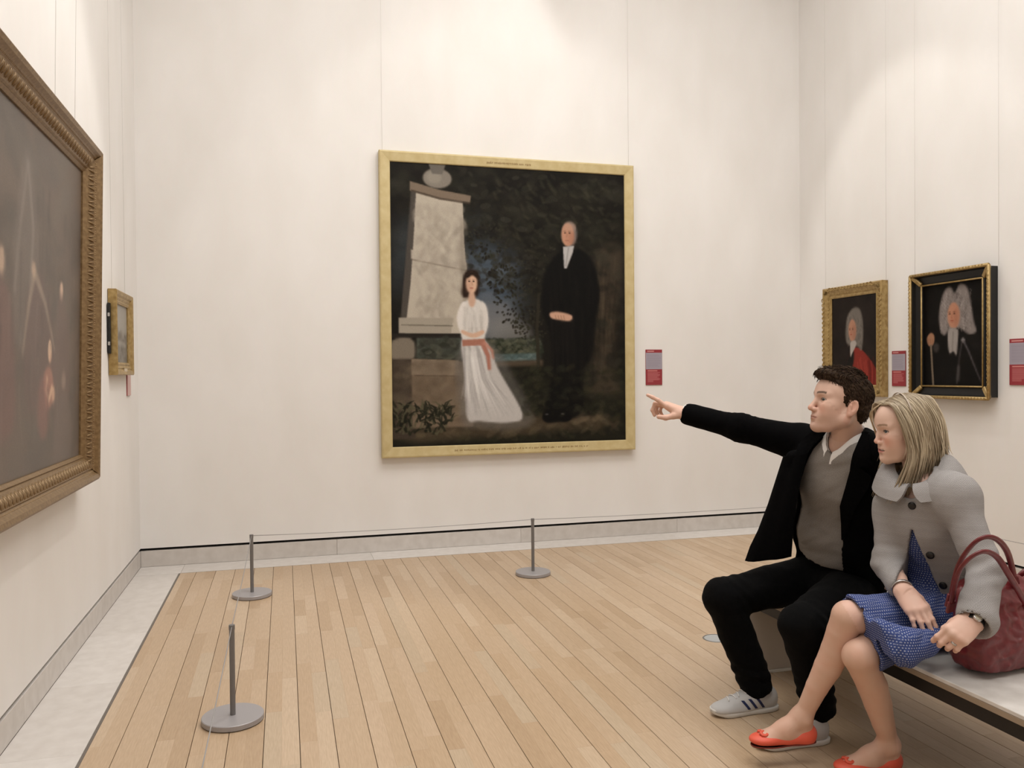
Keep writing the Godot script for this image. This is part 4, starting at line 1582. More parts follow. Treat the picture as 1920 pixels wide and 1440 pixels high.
# a head about the point between the ears at eye level: x forward, y up, z the figure's right; fine features for a man or a woman
func head_field(t: Transform3D, s: float, male: bool, smile := 0.0) -> Field:
	var fl := Field.new()
	var q := loc(t, s)
	var b := t.basis
	var v := func(x: float, y: float, z: float) -> Vector3: return Vector3(x, y, z) * s
	fl.ell(q.call(-0.012, 0.036, 0.0), v.call(0.098, 0.082, 0.075), b, 0.0)
	fl.ell(q.call(0.03, 0.03, 0.0), v.call(0.066, 0.062, 0.062), b, 0.03 * s)          # forehead
	fl.ell(q.call(0.034, -0.035, 0.0), v.call(0.053, 0.07, 0.056), b, 0.03 * s)        # middle of the face
	var jaw := 0.05 if male else 0.044
	for z in [-1.0, 1.0]:
		fl.chain([q.call(-0.012, -0.04, z * 0.056), q.call(0.0, -0.066, z * jaw), q.call(0.045, -0.093, z * 0.026), q.call(0.072, -0.102, z * 0.008)], [0.018 * s, 0.02 * s, 0.018 * s, 0.0165 * s], 0.028 * s)
		fl.ell(q.call(0.055, -0.022, z * 0.042), v.call(0.03, 0.022, 0.022), b, 0.024 * s)   # cheekbone
		fl.ell(q.call(0.052, -0.052, z * 0.036), v.call(0.03, 0.028, 0.022), b, 0.024 * s)   # cheek
	fl.ell(q.call(0.079, -0.1, 0.0), v.call(0.016, 0.015, 0.019 if male else 0.015), b, 0.018 * s)  # chin
	fl.ell(q.call(0.076, -0.068, 0.0), v.call(0.022, 0.024, 0.03), b, 0.02 * s)         # muzzle
	for z in [-1.0, 1.0]:  # brow ridge and eye sockets
		fl.cone(q.call(0.084, 0.019, z * 0.012), q.call(0.068, 0.021, z * 0.046), (0.0125 if male else 0.0105) * s, 0.01 * s, 0.014 * s)
		fl.ell(q.call(0.092, 0.0, z * 0.031), v.call(0.017, 0.0125, 0.019), b, 0.012 * s, 1)
	# nose
	var tip := 0.112 if male else 0.1065
	var nz := 1.0 if male else 0.84
	fl.cone(q.call(0.087, 0.006, 0), q.call(tip - 0.005, -0.033, 0), 0.0085 * nz * s, 0.0098 * nz * s, 0.009 * s)
	fl.ball(q.call(tip - 0.002, -0.0375 if male else -0.036, 0), 0.0102 * nz * s, 0.006 * s)
	for z in [-1.0, 1.0]:
		fl.ell(q.call(0.096, -0.041, z * 0.0118), v.call(0.0115, 0.0085 * nz, 0.0072 * nz), b, 0.006 * s)
		fl.ball(q.call(0.1, -0.0475, z * 0.0065), 0.0036 * s, 0.003 * s, 1)
	# lids round each eyeball, with an opening
	for z in [-1.0, 1.0]:
		fl.ell(q.call(0.0715, 0.0, z * 0.031), v.call(0.0146, 0.0138, 0.0162), b, 0.0035 * s)
		fl.cone(q.call(0.0795, 0.0105, z * 0.02), q.call(0.071, 0.0105, z * 0.045), 0.0042 * s, 0.0042 * s, 0.006 * s)
		fl.ell(q.call(0.086, 0.0004, z * 0.0325), v.call(0.013, 0.0054, 0.0132), b, 0.0015 * s, 1)
	# lips and the line between them
	var my := -0.0705
	for z in [-1.0, 1.0]:
		var cx := 0.0825 - 0.007 * smile
		var cz: float = z * (0.025 + smile * 0.0075)
		fl.chain([q.call(0.0955 - 0.003 * smile, my + 0.0052 + 0.0012 * smile, z * 0.003), q.call(0.092 - 0.003 * smile, my + 0.004 + 0.002 * smile, z * 0.013), q.call(cx, my + 0.001 + smile * 0.005, cz)], [0.0046 * s, 0.0042 * s, 0.0026 * s], 0.005 * s)
		fl.chain([q.call(0.0935 - 0.003 * smile, my - 0.006 - 0.0016 * smile, 0.0), q.call(0.0905 - 0.003 * smile, my - 0.005 - 0.0004 * smile, z * 0.012), q.call(cx, my - 0.001 + smile * 0.005, cz)], [0.0056 * s, 0.0048 * s, 0.0026 * s], 0.005 * s)
		fl.chain([q.call(0.101, my - 0.0004 * smile, 0), q.call(0.0965, my + 0.0008 * smile, z * 0.013), q.call(cx + 0.004, my + smile * 0.0046, cz)], [(0.0014 + smile * 0.003) * s, (0.0013 + smile * 0.0026) * s, 0.0009 * s], 0.002 * s, 1)
		if smile > 0.0:
			fl.ell(q.call(0.092, my + 0.001, z * 0.006), v.call(0.016, 0.0042 * smile, 0.02), b, 0.0015 * s, 1)
	fl.ell(q.call(0.1015, my - 0.0175, 0), v.call(0.009, 0.006, 0.018), b, 0.01 * s, 1)
	# ears: a shell with a hollow and a lobe
	for z in [-1.0, 1.0]:
		var eb := b * Basis(Vector3.BACK, 0.22) * Basis(Vector3.UP, z * 0.32)
		fl.ell(q.call(-0.014, -0.016, z * 0.079), v.call(0.0185, 0.0315, 0.0075), eb, 0.005 * s)
		fl.ball(q.call(-0.006, -0.043, z * 0.076), 0.0082 * s, 0.008 * s)
		fl.ell(q.call(-0.011, -0.009, z * 0.0855), v.call(0.0112, 0.021, 0.0075), eb, 0.003 * s, 1)
		fl.cone(q.call(-0.006, -0.008, z * 0.081), q.call(-0.008, -0.03, z * 0.081), 0.0036 * s, 0.003 * s, 0.004 * s)
	return fl


# skin colour over a head: lips, brows, flushed cheeks, nose and ears, beard shade
func head_paint(t: Transform3D, s: float, male: bool, skin: Color, lip: Color, brow: Color) -> Callable:
	var inv := t.affine_inverse()
	return func(p: Vector3) -> Color:
		var q := inv * p / s
		var z := absf(q.z)
		var c := skin
		var red := Color(skin.r * 0.98, skin.g * 0.7, skin.b * 0.64)
		var flush := (0.55 if male else 0.85) * exp(-(pow((q.y + 0.035) / 0.022, 2) + pow((z - 0.042) / 0.02, 2))) if q.x > 0.02 else 0.0
		flush = maxf(flush, 0.6 * exp(-(pow((q.y + 0.037) / 0.014, 2) + pow(z / 0.016, 2))) if q.x > 0.085 else 0.0)
		if z > 0.074 and q.x < 0.012:
			flush = maxf(flush, 0.45)
		c = c.lerp(red, flush)
		if male and q.x > -0.01 and q.y < -0.045 and q.y > -0.13:
			c = c.lerp(Color(skin.r * 0.78, skin.g * 0.73, skin.b * 0.72), 0.45 * clampf((-0.045 - q.y) / 0.02, 0, 1))
		var l := 0.9 * (1.0 - smoothstep(0.0062, 0.0092, absf(q.y + 0.0712) + maxf(0.0, z - 0.014) * 0.55))
		if q.x > 0.07:
			c = c.lerp(lip, clampf(l, 0, 1) * 0.85)
			if absf(q.y + 0.0705 - (0.0 if male else 0.0045 * pow(z / 0.026, 2))) < 0.0016 and z < 0.024:
				c = c.lerp(Color(0.2, 0.07, 0.055), 0.6)  # shade of the slit between the lips, painted in as a dark line
		var by := 0.0225 + 0.004 * sin(clampf((z - 0.012) / 0.038, 0, 1) * 2.4)
		if q.x > 0.05 and z > 0.011 and z < 0.05:
			c = c.lerp(brow, 0.85 * (1.0 - smoothstep(0.0028, 0.0052 if male else 0.0044, absf(q.y - by))))
		# lash line
		var e := Vector2((z - 0.0325) / 0.0135, (q.y - 0.0004) / 0.0058).length()
		if q.x > 0.06 and e > 0.75 and e < 1.3 and q.y > -0.002:
			c = c.lerp(Color(0.07, 0.045, 0.035), 0.6 if male else 0.8)
		return c


func eyeballs(t: Transform3D, s: float, gaze: Vector3, iris: Color, parent: Node3D):
	for z in [-1.0, 1.0]:
		var st := begin()
		st.set_smooth_group(1)
		var c := t * (Vector3(0.0715, 0.0, z * 0.031) * s)
		var b := Basis(Quaternion(Vector3.UP, gaze.normalized()))
		var rings := [0.0, 0.17, 0.21, 0.56, 0.64, 0.9, 1.4, 2.0, PI]
		var cols := [Color(0.005, 0.005, 0.005), Color(0.005, 0.005, 0.005), iris, iris * 0.6, Color(0.42, 0.4, 0.38), Color(0.45, 0.41, 0.39), Color(0.42, 0.33, 0.3), Color(0.4, 0.25, 0.2), Color(0.4, 0.25, 0.2)]
		for i in rings.size() - 1:
			for k in 20:
				var v := func(a: float, j: int) -> Vector3: return c + b * (Vector3(sin(a) * cos(TAU * j / 20), cos(a), sin(a) * sin(TAU * j / 20)) * 0.0133 * s)
				for w in [[i, k], [i + 1, k + 1], [i, k + 1], [i, k], [i + 1, k], [i + 1, k + 1]]:
					st.set_color(cols[w[0]])
					st.add_vertex(v.call(rings[w[0]], w[1]))
		obj("eye", st, M["eyes"], parent)


# a hand: d along the fingers, n out of the back of the hand, t towards the thumb; curls = bend of the three joints for index, middle, ring, little finger
func hand_field(wrist: Vector3, d: Vector3, n: Vector3, tside: Vector3, s: float, curls: Array, splay: Array, thumb: Array, forearm: Vector3) -> Field:
	var fl := Field.new()
	d = d.normalized()
	n = (n - d * n.dot(d)).normalized()
	var t := d.cross(n)
	if t.dot(tside) < 0:
		t = -t
	var at := func(x: float, y: float, z: float) -> Vector3: return wrist + (d * x + t * y + n * z) * s
	var base := [[0.088, 0.027, 0.001], [0.092, 0.008, 0.004], [0.086, -0.012, 0.002], [0.078, -0.029, -0.002]]
	var lens := [[0.043, 0.026, 0.022], [0.047, 0.03, 0.023], [0.043, 0.028, 0.022], [0.034, 0.021, 0.02]]
	var rads := [0.0094, 0.0095, 0.009, 0.008]
	fl.cone(forearm, at.call(0.0, 0.0, 0.0), 0.033 * s, 0.026 * s, 0.0)
	fl.ell(at.call(0.004, 0.0, 0.0), Vector3(0.03, 0.019, 0.029) * s, Basis(d, n, d.cross(n)), 0.02 * s)
	for i in 4:
		var p: Vector3 = at.call(base[i][0], base[i][1], base[i][2])
		fl.cone(at.call(0.012, base[i][1] * 0.55, 0.0), p, 0.0165 * s, 0.0122 * s, 0.016 * s)
	fl.ell(at.call(0.05, 0.0, -0.006), Vector3(0.042, 0.013, 0.036) * s, Basis(d, n, d.cross(n)), 0.016 * s)
	fl.chain([at.call(0.016, 0.02, -0.006), at.call(thumb[0][0], thumb[0][1], thumb[0][2])], [0.018 * s, 0.0135 * s], 0.016 * s)
	for i in 4:
		var p: Vector3 = at.call(base[i][0], base[i][1], base[i][2])
		var dir: Vector3 = d * cos(splay[i]) + t * sin(splay[i])
		var a := 0.0
		for j in 3:
			a += curls[i][j]
			var e: Vector3 = p + (dir * cos(a) - n * sin(a)) * lens[i][j] * s
			fl.cone(p, e, rads[i] * s * (1.0 - 0.08 * j), rads[i] * s * (0.93 - 0.09 * j), 0.005 * s if j else 0.009 * s)
			p = e
	for j in thumb.size() - 1:
		fl.cone(at.call(thumb[j][0], thumb[j][1], thumb[j][2]), at.call(thumb[j + 1][0], thumb[j + 1][1], thumb[j + 1][2]), (0.0125 - 0.0016 * j) * s, (0.0112 - 0.0018 * j) * s, 0.006 * s)
	return fl


# nails: a small pale plate on the end of a finger
func fold_noise(sd: int, freq: float) -> FastNoiseLite:
	var f := FastNoiseLite.new()
	f.noise_type = FastNoiseLite.TYPE_SIMPLEX_SMOOTH
	f.seed = sd
	f.frequency = freq
	f.fractal_octaves = 2
	return f


# ---------------------------------------------------------------- the man
func man():
	var o := thing("person", "man in black jacket and grey sweater, sitting and pointing with outstretched arm", "person", Vector3(2.19, 0, -2.9))
	var w := Transform3D(Basis.IDENTITY, -o.position)  # all parts are worked out in the room and moved to the thing's base
	var hip := Vector3(2.19, 0.49, -2.9)
	var neck := Vector3(2.086, 1.099, -2.709)
	var tb := frame(Vector3(-0.93, 0, 0.37), neck - hip)
	var torso := Transform3D(tb, hip)
	var q := loc(torso, 1.0)
	var sh_l := Vector3(2.100, 1.047, -2.601)
	var sh_r := Vector3(2.020, 1.069, -2.903)
	var el_r := Vector3(1.824, 1.126, -3.041)
	var wr_r := Vector3(1.675, 1.179, -3.228)
	var el_l := Vector3(2.194, 0.806, -2.665)
	var wr_l := Vector3(2.271, 0.529, -2.723)
	var knee_r := Vector3(1.672, 0.462, -2.922)
	var knee_l := Vector3(1.77, 0.45, -2.545)
	var ank_r := Vector3(1.808, 0.108, -2.908)
	var ank_l := Vector3(1.882, 0.126, -2.607)
	var hip_r := Vector3(2.17, 0.49, -3.0)
	var hip_l := Vector3(2.19, 0.49, -2.81)
	var head := Transform3D(frame(Vector3(-0.98, 0.17, -0.198), Vector3(0.17, 1.0, 0.03)), Vector3(2.029, 1.239, -2.674))
	var hs := 1.0
	# --- body
	var skin := Color(0.67, 0.445, 0.35)
	var bf := Field.new()
	bf.cone(q.call(-0.01, 0.03, 0), q.call(0, 0.45, 0), 0.085, 0.105, 0.0)
	bf.cone(sh_l, sh_r, 0.045, 0.045, 0.06)
	bf.cone(q.call(0, 0.48, 0), neck, 0.07, 0.05, 0.04)
	bf.chain([sh_r, el_r, wr_r], [0.045, 0.036, 0.028], 0.02)
	bf.chain([sh_l, el_l, wr_l], [0.045, 0.036, 0.026], 0.02)
	bf.chain([hip_r, knee_r, ank_r], [0.075, 0.05, 0.036], 0.03)
	bf.chain([hip_l, knee_l, ank_l], [0.075, 0.05, 0.036], 0.03)
	var hf := head_field(head, hs, true)
	var h := loc(head, hs)
	hf.chain([h.call(-0.03, -0.05, 0), neck - tb.x * 0.005, neck - tb.y * 0.07], [0.054, 0.056, 0.058], 0.02)
	var dir := (Vector3(1.586, 1.223, -3.274) - wr_r).normalized()
	var towards := Vector3(-0.6, -0.05, 0.78)  # towards the camera side
	var rh := hand_field(wr_r, dir, Vector3(0, 1, 0) + towards * 0.1, towards, 1.03, [[-0.2, 0.12, 0.05], [0.35, 1.25, 0.75], [0.45, 1.3, 0.8], [0.5, 1.2, 0.8]], [0.0, 0.0, -0.03, -0.08], [[0.045, 0.038, -0.024], [0.072, 0.05, -0.042], [0.1, 0.052, -0.05]], wr_r - dir * 0.06)
	var fwd := (Vector3(2.183, 0.546, -2.519) - wr_l).normalized()
	var lh := hand_field(wr_l, Vector3(0.8, -0.42, 0.1), Vector3(0.4, 0.9, 0.1), Vector3(-1, 0, 0), 1.0, [[0.2, 0.3, 0.2], [0.2, 0.3, 0.2], [0.2, 0.3, 0.2], [0.2, 0.3, 0.2]], [0.08, 0.0, -0.06, -0.12], [[0.045, 0.045, -0.01], [0.075, 0.065, -0.015], [0.1, 0.075, -0.02]], el_l.lerp(wr_l, 0.8))
	var paint := head_paint(head, hs, true, skin, Color(0.47, 0.235, 0.18), Color(0.07, 0.045, 0.03))
	var body_paint := func(p: Vector3) -> Color:
		if p.distance_to(head.origin) < 0.17:
			return paint.call(p)
		return Color(skin.r * 1.05, skin.g * 1.0, skin.b * 0.98)
	var body := obj("body", net_mesh([bf.nets(0.014), hf.nets(0.0026), rh.nets(0.0027), lh.nets(0.005)], body_paint), M["skin"], o)
	body.transform = w
	eyeballs(head, hs, Vector3(-0.96, 0.02, 0.08), Color(0.07, 0.07, 0.06), o)
	for e in o.get_children():
		e.transform = w
	man_hair(o, w, head, hs)
	# --- sweater
	var sw := Field.new()
	sw.ell(q.call(0, 0.05, 0), Vector3(0.125, 0.13, 0.178), tb, 0.0)
	sw.ell(q.call(0.008, 0.23, 0.006), Vector3(0.122, 0.17, 0.186), tb, 0.06)
	sw.ell(q.call(0.01, 0.45, 0.004), Vector3(0.125, 0.17, 0.195), tb, 0.06)
	sw.cone(sh_l - tb.y * 0.01, sh_r - tb.y * 0.01, 0.055, 0.055, 0.08)
	sw.clip(q.call(0, 0.12, 0), -(tb.y * 0.7 + Vector3.UP * 0.3))
	sw.ell(neck + tb.x * 0.06 + tb.y * 0.035, Vector3(0.062, 0.08, 0.05), tb, 0.008, 1)
	var wob := fold_noise(3, 9.0)
	var tinv := torso.affine_inverse()
	sw.reach = 0.006
	sw.post = func(p: Vector3, d: float) -> float:
		var l := tinv * p
		return d + 0.004 * wob.get_noise_3d(l.x * 0.7, l.y * 1.8 + l.z * 0.8, l.z * 0.8) + 0.0025 * sin(l.y * 70.0 + 6.0 * l.z) * clampf(1.0 - l.y / 0.3, 0, 1)
	obj("sweater", net_mesh([sw.nets(0.0065)]), M["grey_knit"], o).transform = w
	# --- jacket
	var jk := Field.new()
	jk.ell(q.call(-0.01, 0.03, 0), Vector3(0.15, 0.15, 0.19), tb, 0.0)
	jk.ell(q.call(0.004, 0.23, 0.006), Vector3(0.142, 0.19, 0.206), tb, 0.06)
	jk.ell(q.call(0.006, 0.45, 0), Vector3(0.145, 0.175, 0.21), tb, 0.06)
	jk.cone(sh_l, sh_r, 0.07, 0.07, 0.07)
	jk.cone(sh_l.lerp(neck, 0.55) - tb.x * 0.03, sh_r.lerp(neck, 0.55) - tb.x * 0.03, 0.062, 0.062, 0.05)
	jk.chain([sh_r, el_r, wr_r.lerp(el_r, 0.04)], [0.074, 0.053, 0.047], 0.03)
	jk.chain([sh_l, el_l, wr_l.lerp(el_l, 0.1)], [0.072, 0.056, 0.044], 0.03)
	# the right front panel falls open
	jk.chain([Vector3(1.933, 1.015, -2.823), Vector3(1.919, 0.886, -2.846), Vector3(1.909, 0.767, -2.868)], [0.034, 0.026, 0.016], 0.035)
	jk.ball(wr_r + (wr_r - el_r).normalized() * 0.055, 0.062, 0.004, 1)
	jk.ell(neck + tb.x * 0.04 + tb.y * 0.04, Vector3(0.1, 0.075, 0.07), tb, 0.01, 1)
	var folds := fold_noise(8, 7.0)
	var arm := (el_r - sh_r).normalized()
	jk.reach = 0.008
	jk.post = func(p: Vector3, d: float) -> float:
		var l := tinv * p
		var lo_r := ramp(l.y, [0.1, 0.2, 0.41, 0.55, 0.7], [-0.086, -0.086, -0.079, -0.09, -0.1])
		var hi_r := ramp(l.y, [0.1, 0.2, 0.42, 0.6, 0.7], [0.15, 0.15, 0.13, 0.088, 0.04])
		var ripple := 0.0045 * folds.get_noise_3d(l.x, l.y, l.z)
		var s := (p - el_r).dot(arm)
		if absf(s) < 0.14 and (p - el_r).length() < 0.16:
			ripple += 0.004 * folds.get_noise_3d(s * 10.0, p.y * 2.0, p.z * 2.0) * (1.0 - absf(s) / 0.14)
		d += ripple
		if l.x > -0.02 and l.y > -0.2:
			d = maxf(d, -maxf(lo_r - l.z, maxf(l.z - hi_r, 0.02 - l.x)))
		return d
	jk.clip(q.call(0, -0.09, 0), -Vector3(0, 1, 0))
	obj("jacket", net_mesh([jk.nets(0.0065)]), M["black_wool"], o).transform = w
	# its right front hangs open as a cloth panel
	var rows := []
	for e in [[Vector3(1.908, 1.024, -2.850), Vector3(1.951, 1.041, -2.766)], [Vector3(1.887, 0.938, -2.866), Vector3(1.920, 0.949, -2.763)], [Vector3(1.864, 0.829, -2.891), Vector3(1.906, 0.856, -2.771)], [Vector3(1.835, 0.719, -2.919), Vector3(1.900, 0.760, -2.787)], [Vector3(1.808, 0.653, -2.935), Vector3(1.907, 0.688, -2.805)], [Vector3(1.790, 0.594, -2.945), Vector3(1.914, 0.633, -2.823)]]:
		var row := []
		for k in 9:
			var t := k / 8.0
			row.append(e[0].lerp(e[1], t) + tb.x * (0.022 * sin(PI * t) + 0.006 * sin(TAU * 1.5 * t)))
		rows.append(row)
	var st := begin()
	add_sheet(st, rows, 0.007)
	obj("jacket_front", st, M["black_wool"], o).transform = w
	man_lapels(o, w, torso, jk)
	# --- shirt collar and cuff
	shirt_collar(o, w, neck, frame(head.basis.x.lerp(tb.x, 0.75), tb.y))
	var cuff := begin()
	cuff.set_smooth_group(1)
	var cd := (wr_r - el_r).normalized()
	var cb := frame(Vector3.UP, cd)
	add_lathe(cuff, [Vector2(0.036, -0.03), Vector2(0.037, 0.012), Vector2(0.034, 0.012), Vector2(0.033, -0.03)], 28, Transform3D(cb, wr_r), true)
	obj("shirt_cuff", cuff, M["white_cotton"], o).transform = w
	# --- trousers
	var tr := Field.new()
	tr.ell(q.call(0.0, 0.0, 0), Vector3(0.14, 0.13, 0.178), tb, 0.0)
	tr.cone(hip_r, knee_r, 0.098, 0.075, 0.05)
	tr.cone(knee_r, ank_r, 0.074, 0.066, 0.025)
	tr.cone(hip_l, knee_l, 0.098, 0.076, 0.05)
	tr.cone(knee_l, ank_l, 0.075, 0.062, 0.025)
	for k in [[knee_r, ank_r], [knee_l, ank_l]]:
		var e: Vector3 = k[1] + (k[1] - k[0]).normalized() * 0.075
		tr.ball(e, 0.07, 0.004, 1)
	var tn := fold_noise(14, 8.0)
	tr.reach = 0.008
	tr.post = func(p: Vector3, d: float) -> float:
		var r := 0.006 * tn.get_noise_3d(p.x, p.y * 1.2, p.z)
		for k in [knee_r, knee_l]:
			var e: float = (p - k).length()
			if e < 0.17 and p.x > k.x + 0.01:
				r += 0.004 * sin((p.y - k.y + p.x - k.x) * 120.0) * (1.0 - e / 0.17)
		for a in [ank_r, ank_l]:
			var e: float = absf(p.y - a.y - 0.05)
			if e < 0.1 and (p - a).length() < 0.2:
				r += 0.0035 * sin((p.y - a.y) * 130.0 + p.x * 20.0) * (1.0 - e / 0.1)
		return maxf(d + r, 0.3985 - p.y) if p.x > 1.955 and p.y < 0.45 else d + r
	tr.clip(Vector3(0, 0.63, 0), Vector3.UP)
	obj("trousers", net_mesh([tr.nets(0.0065)]), M["black_denim"], o).transform = w
	trainer(o, w, Transform3D(frame(Vector3(-1, 0, -0.02), Vector3.UP), Vector3(1.755, 0.0, -2.905)))
	trainer(o, w, Transform3D(frame(Vector3(-1, 0, -0.09), Vector3.UP), Vector3(1.765, 0.0, -2.602)))


func man_hair(o: Node3D, w: Transform3D, head: Transform3D, s: float):
	var q := loc(head, s)
	var hb := head.basis
	var f := Field.new()
	f.ell(q.call(-0.014, 0.038, 0), Vector3(0.107, 0.089, 0.0815) * s, hb, 0.0)
	f.ell(q.call(0.03, 0.098, 0.0), Vector3(0.066, 0.026, 0.058) * s, hb, 0.03)
	f.ell(q.call(0.08, 0.098, 0.0), Vector3(0.026, 0.019, 0.05) * s, hb, 0.02)
	f.ell(q.call(-0.06, -0.02, 0.0), Vector3(0.05, 0.06, 0.062) * s, hb, 0.03)
	var hair_low := func(x: float) -> float: return ramp(x, [-0.13, -0.075, -0.05, -0.038, 0.002, 0.005, 0.018, 0.023, 0.032, 0.07, 0.1], [-0.075, -0.085, -0.06, 0.012, 0.014, -0.046, -0.042, 0.0, 0.056, 0.072, 0.078])
	var inv := head.affine_inverse()
	var rough := fold_noise(21, 55.0)
	f.reach = 0.006
	f.post = func(p: Vector3, d: float) -> float:
		var l := inv * p / s
		d += 0.0045 * rough.get_noise_3d(l.x * 0.6, l.y * 1.5, l.z * 1.3)
		return maxf(d, (hair_low.call(l.x) - l.y) * 0.8 * s)
	var shade := fold_noise(22, 60.0)
	var paint := func(p: Vector3) -> Color:
		var l := inv * p / s
		return Color(0.022, 0.014, 0.01).lerp(Color(0.055, 0.036, 0.024), clampf(0.5 + shade.get_noise_3d(l.x * 0.3, l.y, l.z), 0, 1))
	var cap := obj("hair", net_mesh([f.nets(0.0032)], paint), M["dark_hair"], o)
	cap.transform = w
	# tufts combed forward and up off the forehead, down at the sides
	var r := RandomNumberGenerator.new()
	r.seed = 77
	var post = f.post
	f.post = null
	var all := PackedInt32Array(range(f.kinds.size()))
	var st := begin()
	for i in 2600:
		var az := r.randf_range(-PI, PI)
		var el := asin(r.randf_range(-0.75, 1.0))
		var u := Vector3(cos(el) * cos(az), sin(el), cos(el) * sin(az))
		var c := Vector3(-0.012, 0.04, 0) + u * Vector3(0.106, 0.09, 0.0805)
		for it in 12:
			var d0 := f.at(q.call(c.x, c.y, c.z), all)
			if absf(d0) < 0.0012:
				break
			c -= u * d0 / s
		if c.y < hair_low.call(c.x) + 0.003 or c.y < hair_low.call(c.x + 0.01) - 0.004:
			continue
		var top := smoothstep(0.45, 0.85, u.y)
		var d := Vector3(-0.35, -0.9, 0).lerp(Vector3(0.75, 0.3, 0.25 * r.randf_range(-1, 1)), top) + Vector3(r.randf_range(-0.3, 0.3), r.randf_range(-0.2, 0.3), r.randf_range(-0.3, 0.3))
		d = (d - u * d.dot(u) * 0.8).normalized()
		var l := lerpf(0.014, 0.032, top) * r.randf_range(0.7, 1.3)
		var lift := u * (0.002 + 0.007 * top * r.randf())
		var p := [q.call(c.x, c.y, c.z), hb * (d * l * 0.5 + lift) * s + q.call(c.x, c.y, c.z), hb * (d * l + lift * 0.7) * s + q.call(c.x, c.y, c.z)]
		var k := r.randf()
		var col := Color(0.022, 0.014, 0.01).lerp(Color(0.085, 0.055, 0.036), k * k)
		add_tube(st, p, [0.0013, 0.0012, 0.0003], 4, 1.0, Vector3.UP, [col, col, col])
	obj("hair_tufts", st, M["dark_hair"], cap)


func man_lapels(o: Node3D, w: Transform3D, torso: Transform3D, jk: Field):
	var all := PackedInt32Array(range(jk.kinds.size()))
	# each lapel as rows from the neck down; [height, inner edge, outer edge] in the chest's own measure
	for side in [[[0.69, 0.045, 0.09], [0.66, 0.06, 0.112], [0.625, 0.078, 0.14], [0.6, 0.088, 0.15], [0.585, 0.093, 0.122], [0.56, 0.1, 0.165], [0.5, 0.114, 0.168], [0.42, 0.132, 0.165], [0.35, 0.141, 0.158], [0.28, 0.147, 0.152]], [[0.72, -0.1, -0.128], [0.69, -0.1, -0.14], [0.65, -0.098, -0.158], [0.625, -0.096, -0.165], [0.605, -0.094, -0.13], [0.58, -0.092, -0.17], [0.52, -0.086, -0.158], [0.44, -0.078, -0.128], [0.36, -0.079, -0.105], [0.29, -0.082, -0.088]]]:
		var rows := []
		for e in side:
			var row := []
			for k in 5:
				var z := lerpf(e[1], e[2], k / 4.0)
				var x := 0.24
				var p := torso * Vector3(x, e[0], z)
				for it in 40:
					var d := jk.at(p, all)
					var d2 := 1.0
					if d < 0.004:
						break
					x -= clampf(d * 0.5, 0.002, 0.02)
					p = torso * Vector3(x, e[0], z)
					if x < 0.06:
						break
				row.append(torso * Vector3(maxf(x, 0.1 if e[0] < 0.6 else 0.05) + 0.003, e[0], z))
			rows.append(row)
		var st := begin()
		if side[0][1] > 0:
			for row in rows:
				row.reverse()
		add_sheet(st, rows, 0.004)
		obj("lapel", st, M["black_wool"], o).transform = w


func shirt_collar(o: Node3D, w: Transform3D, neck: Vector3, b: Basis):
	# a turned-down collar round the neck, open at the throat, its points lying on the sweater
	var rows := []
	var n := 28
	for i in 5:
		var t := i / 4.0
		var row := []
		for j in n + 1:
			var a := lerpf(0.16, TAU - 0.16, float(j) / n)  # 0 = front
			var front := exp(-pow(minf(a, TAU - a) / 0.75, 2.0))
			var top := 0.045 - 0.075 * front
			var fall := (0.035 + 0.02 * exp(-pow((minf(a, TAU - a) - 0.55) / 0.45, 2.0))) * t
			var r := 0.064 + 0.02 * sqrt(t) + 0.018 * front
			row.append(neck + b * Vector3(cos(a) * r * 1.05 + 0.004, top - fall, sin(a) * r))
		rows.append(row)
	var st := begin()
	add_sheet(st, rows, 0.003)
	var c := obj("shirt_collar", st, M["white_cotton"], o)
	c.transform = w
	# the band inside it
	rows = []
	for i in 3:
		var row := []
		for j in n + 1:
			var a := lerpf(0.1, TAU - 0.1, float(j) / n)
			var front := exp(-pow(minf(a, TAU - a) / 0.75, 2.0))
			row.append(neck + b * Vector3(cos(a) * (0.062 + 0.016 * front) * 1.05 + 0.004, 0.042 - 0.075 * front - 0.04 * i, sin(a) * (0.062 + 0.014 * front)))
		rows.append(row)
	st = begin()
	add_sheet(st, rows, 0.002)
	obj("collar_band", st, M["white_cotton"], c)


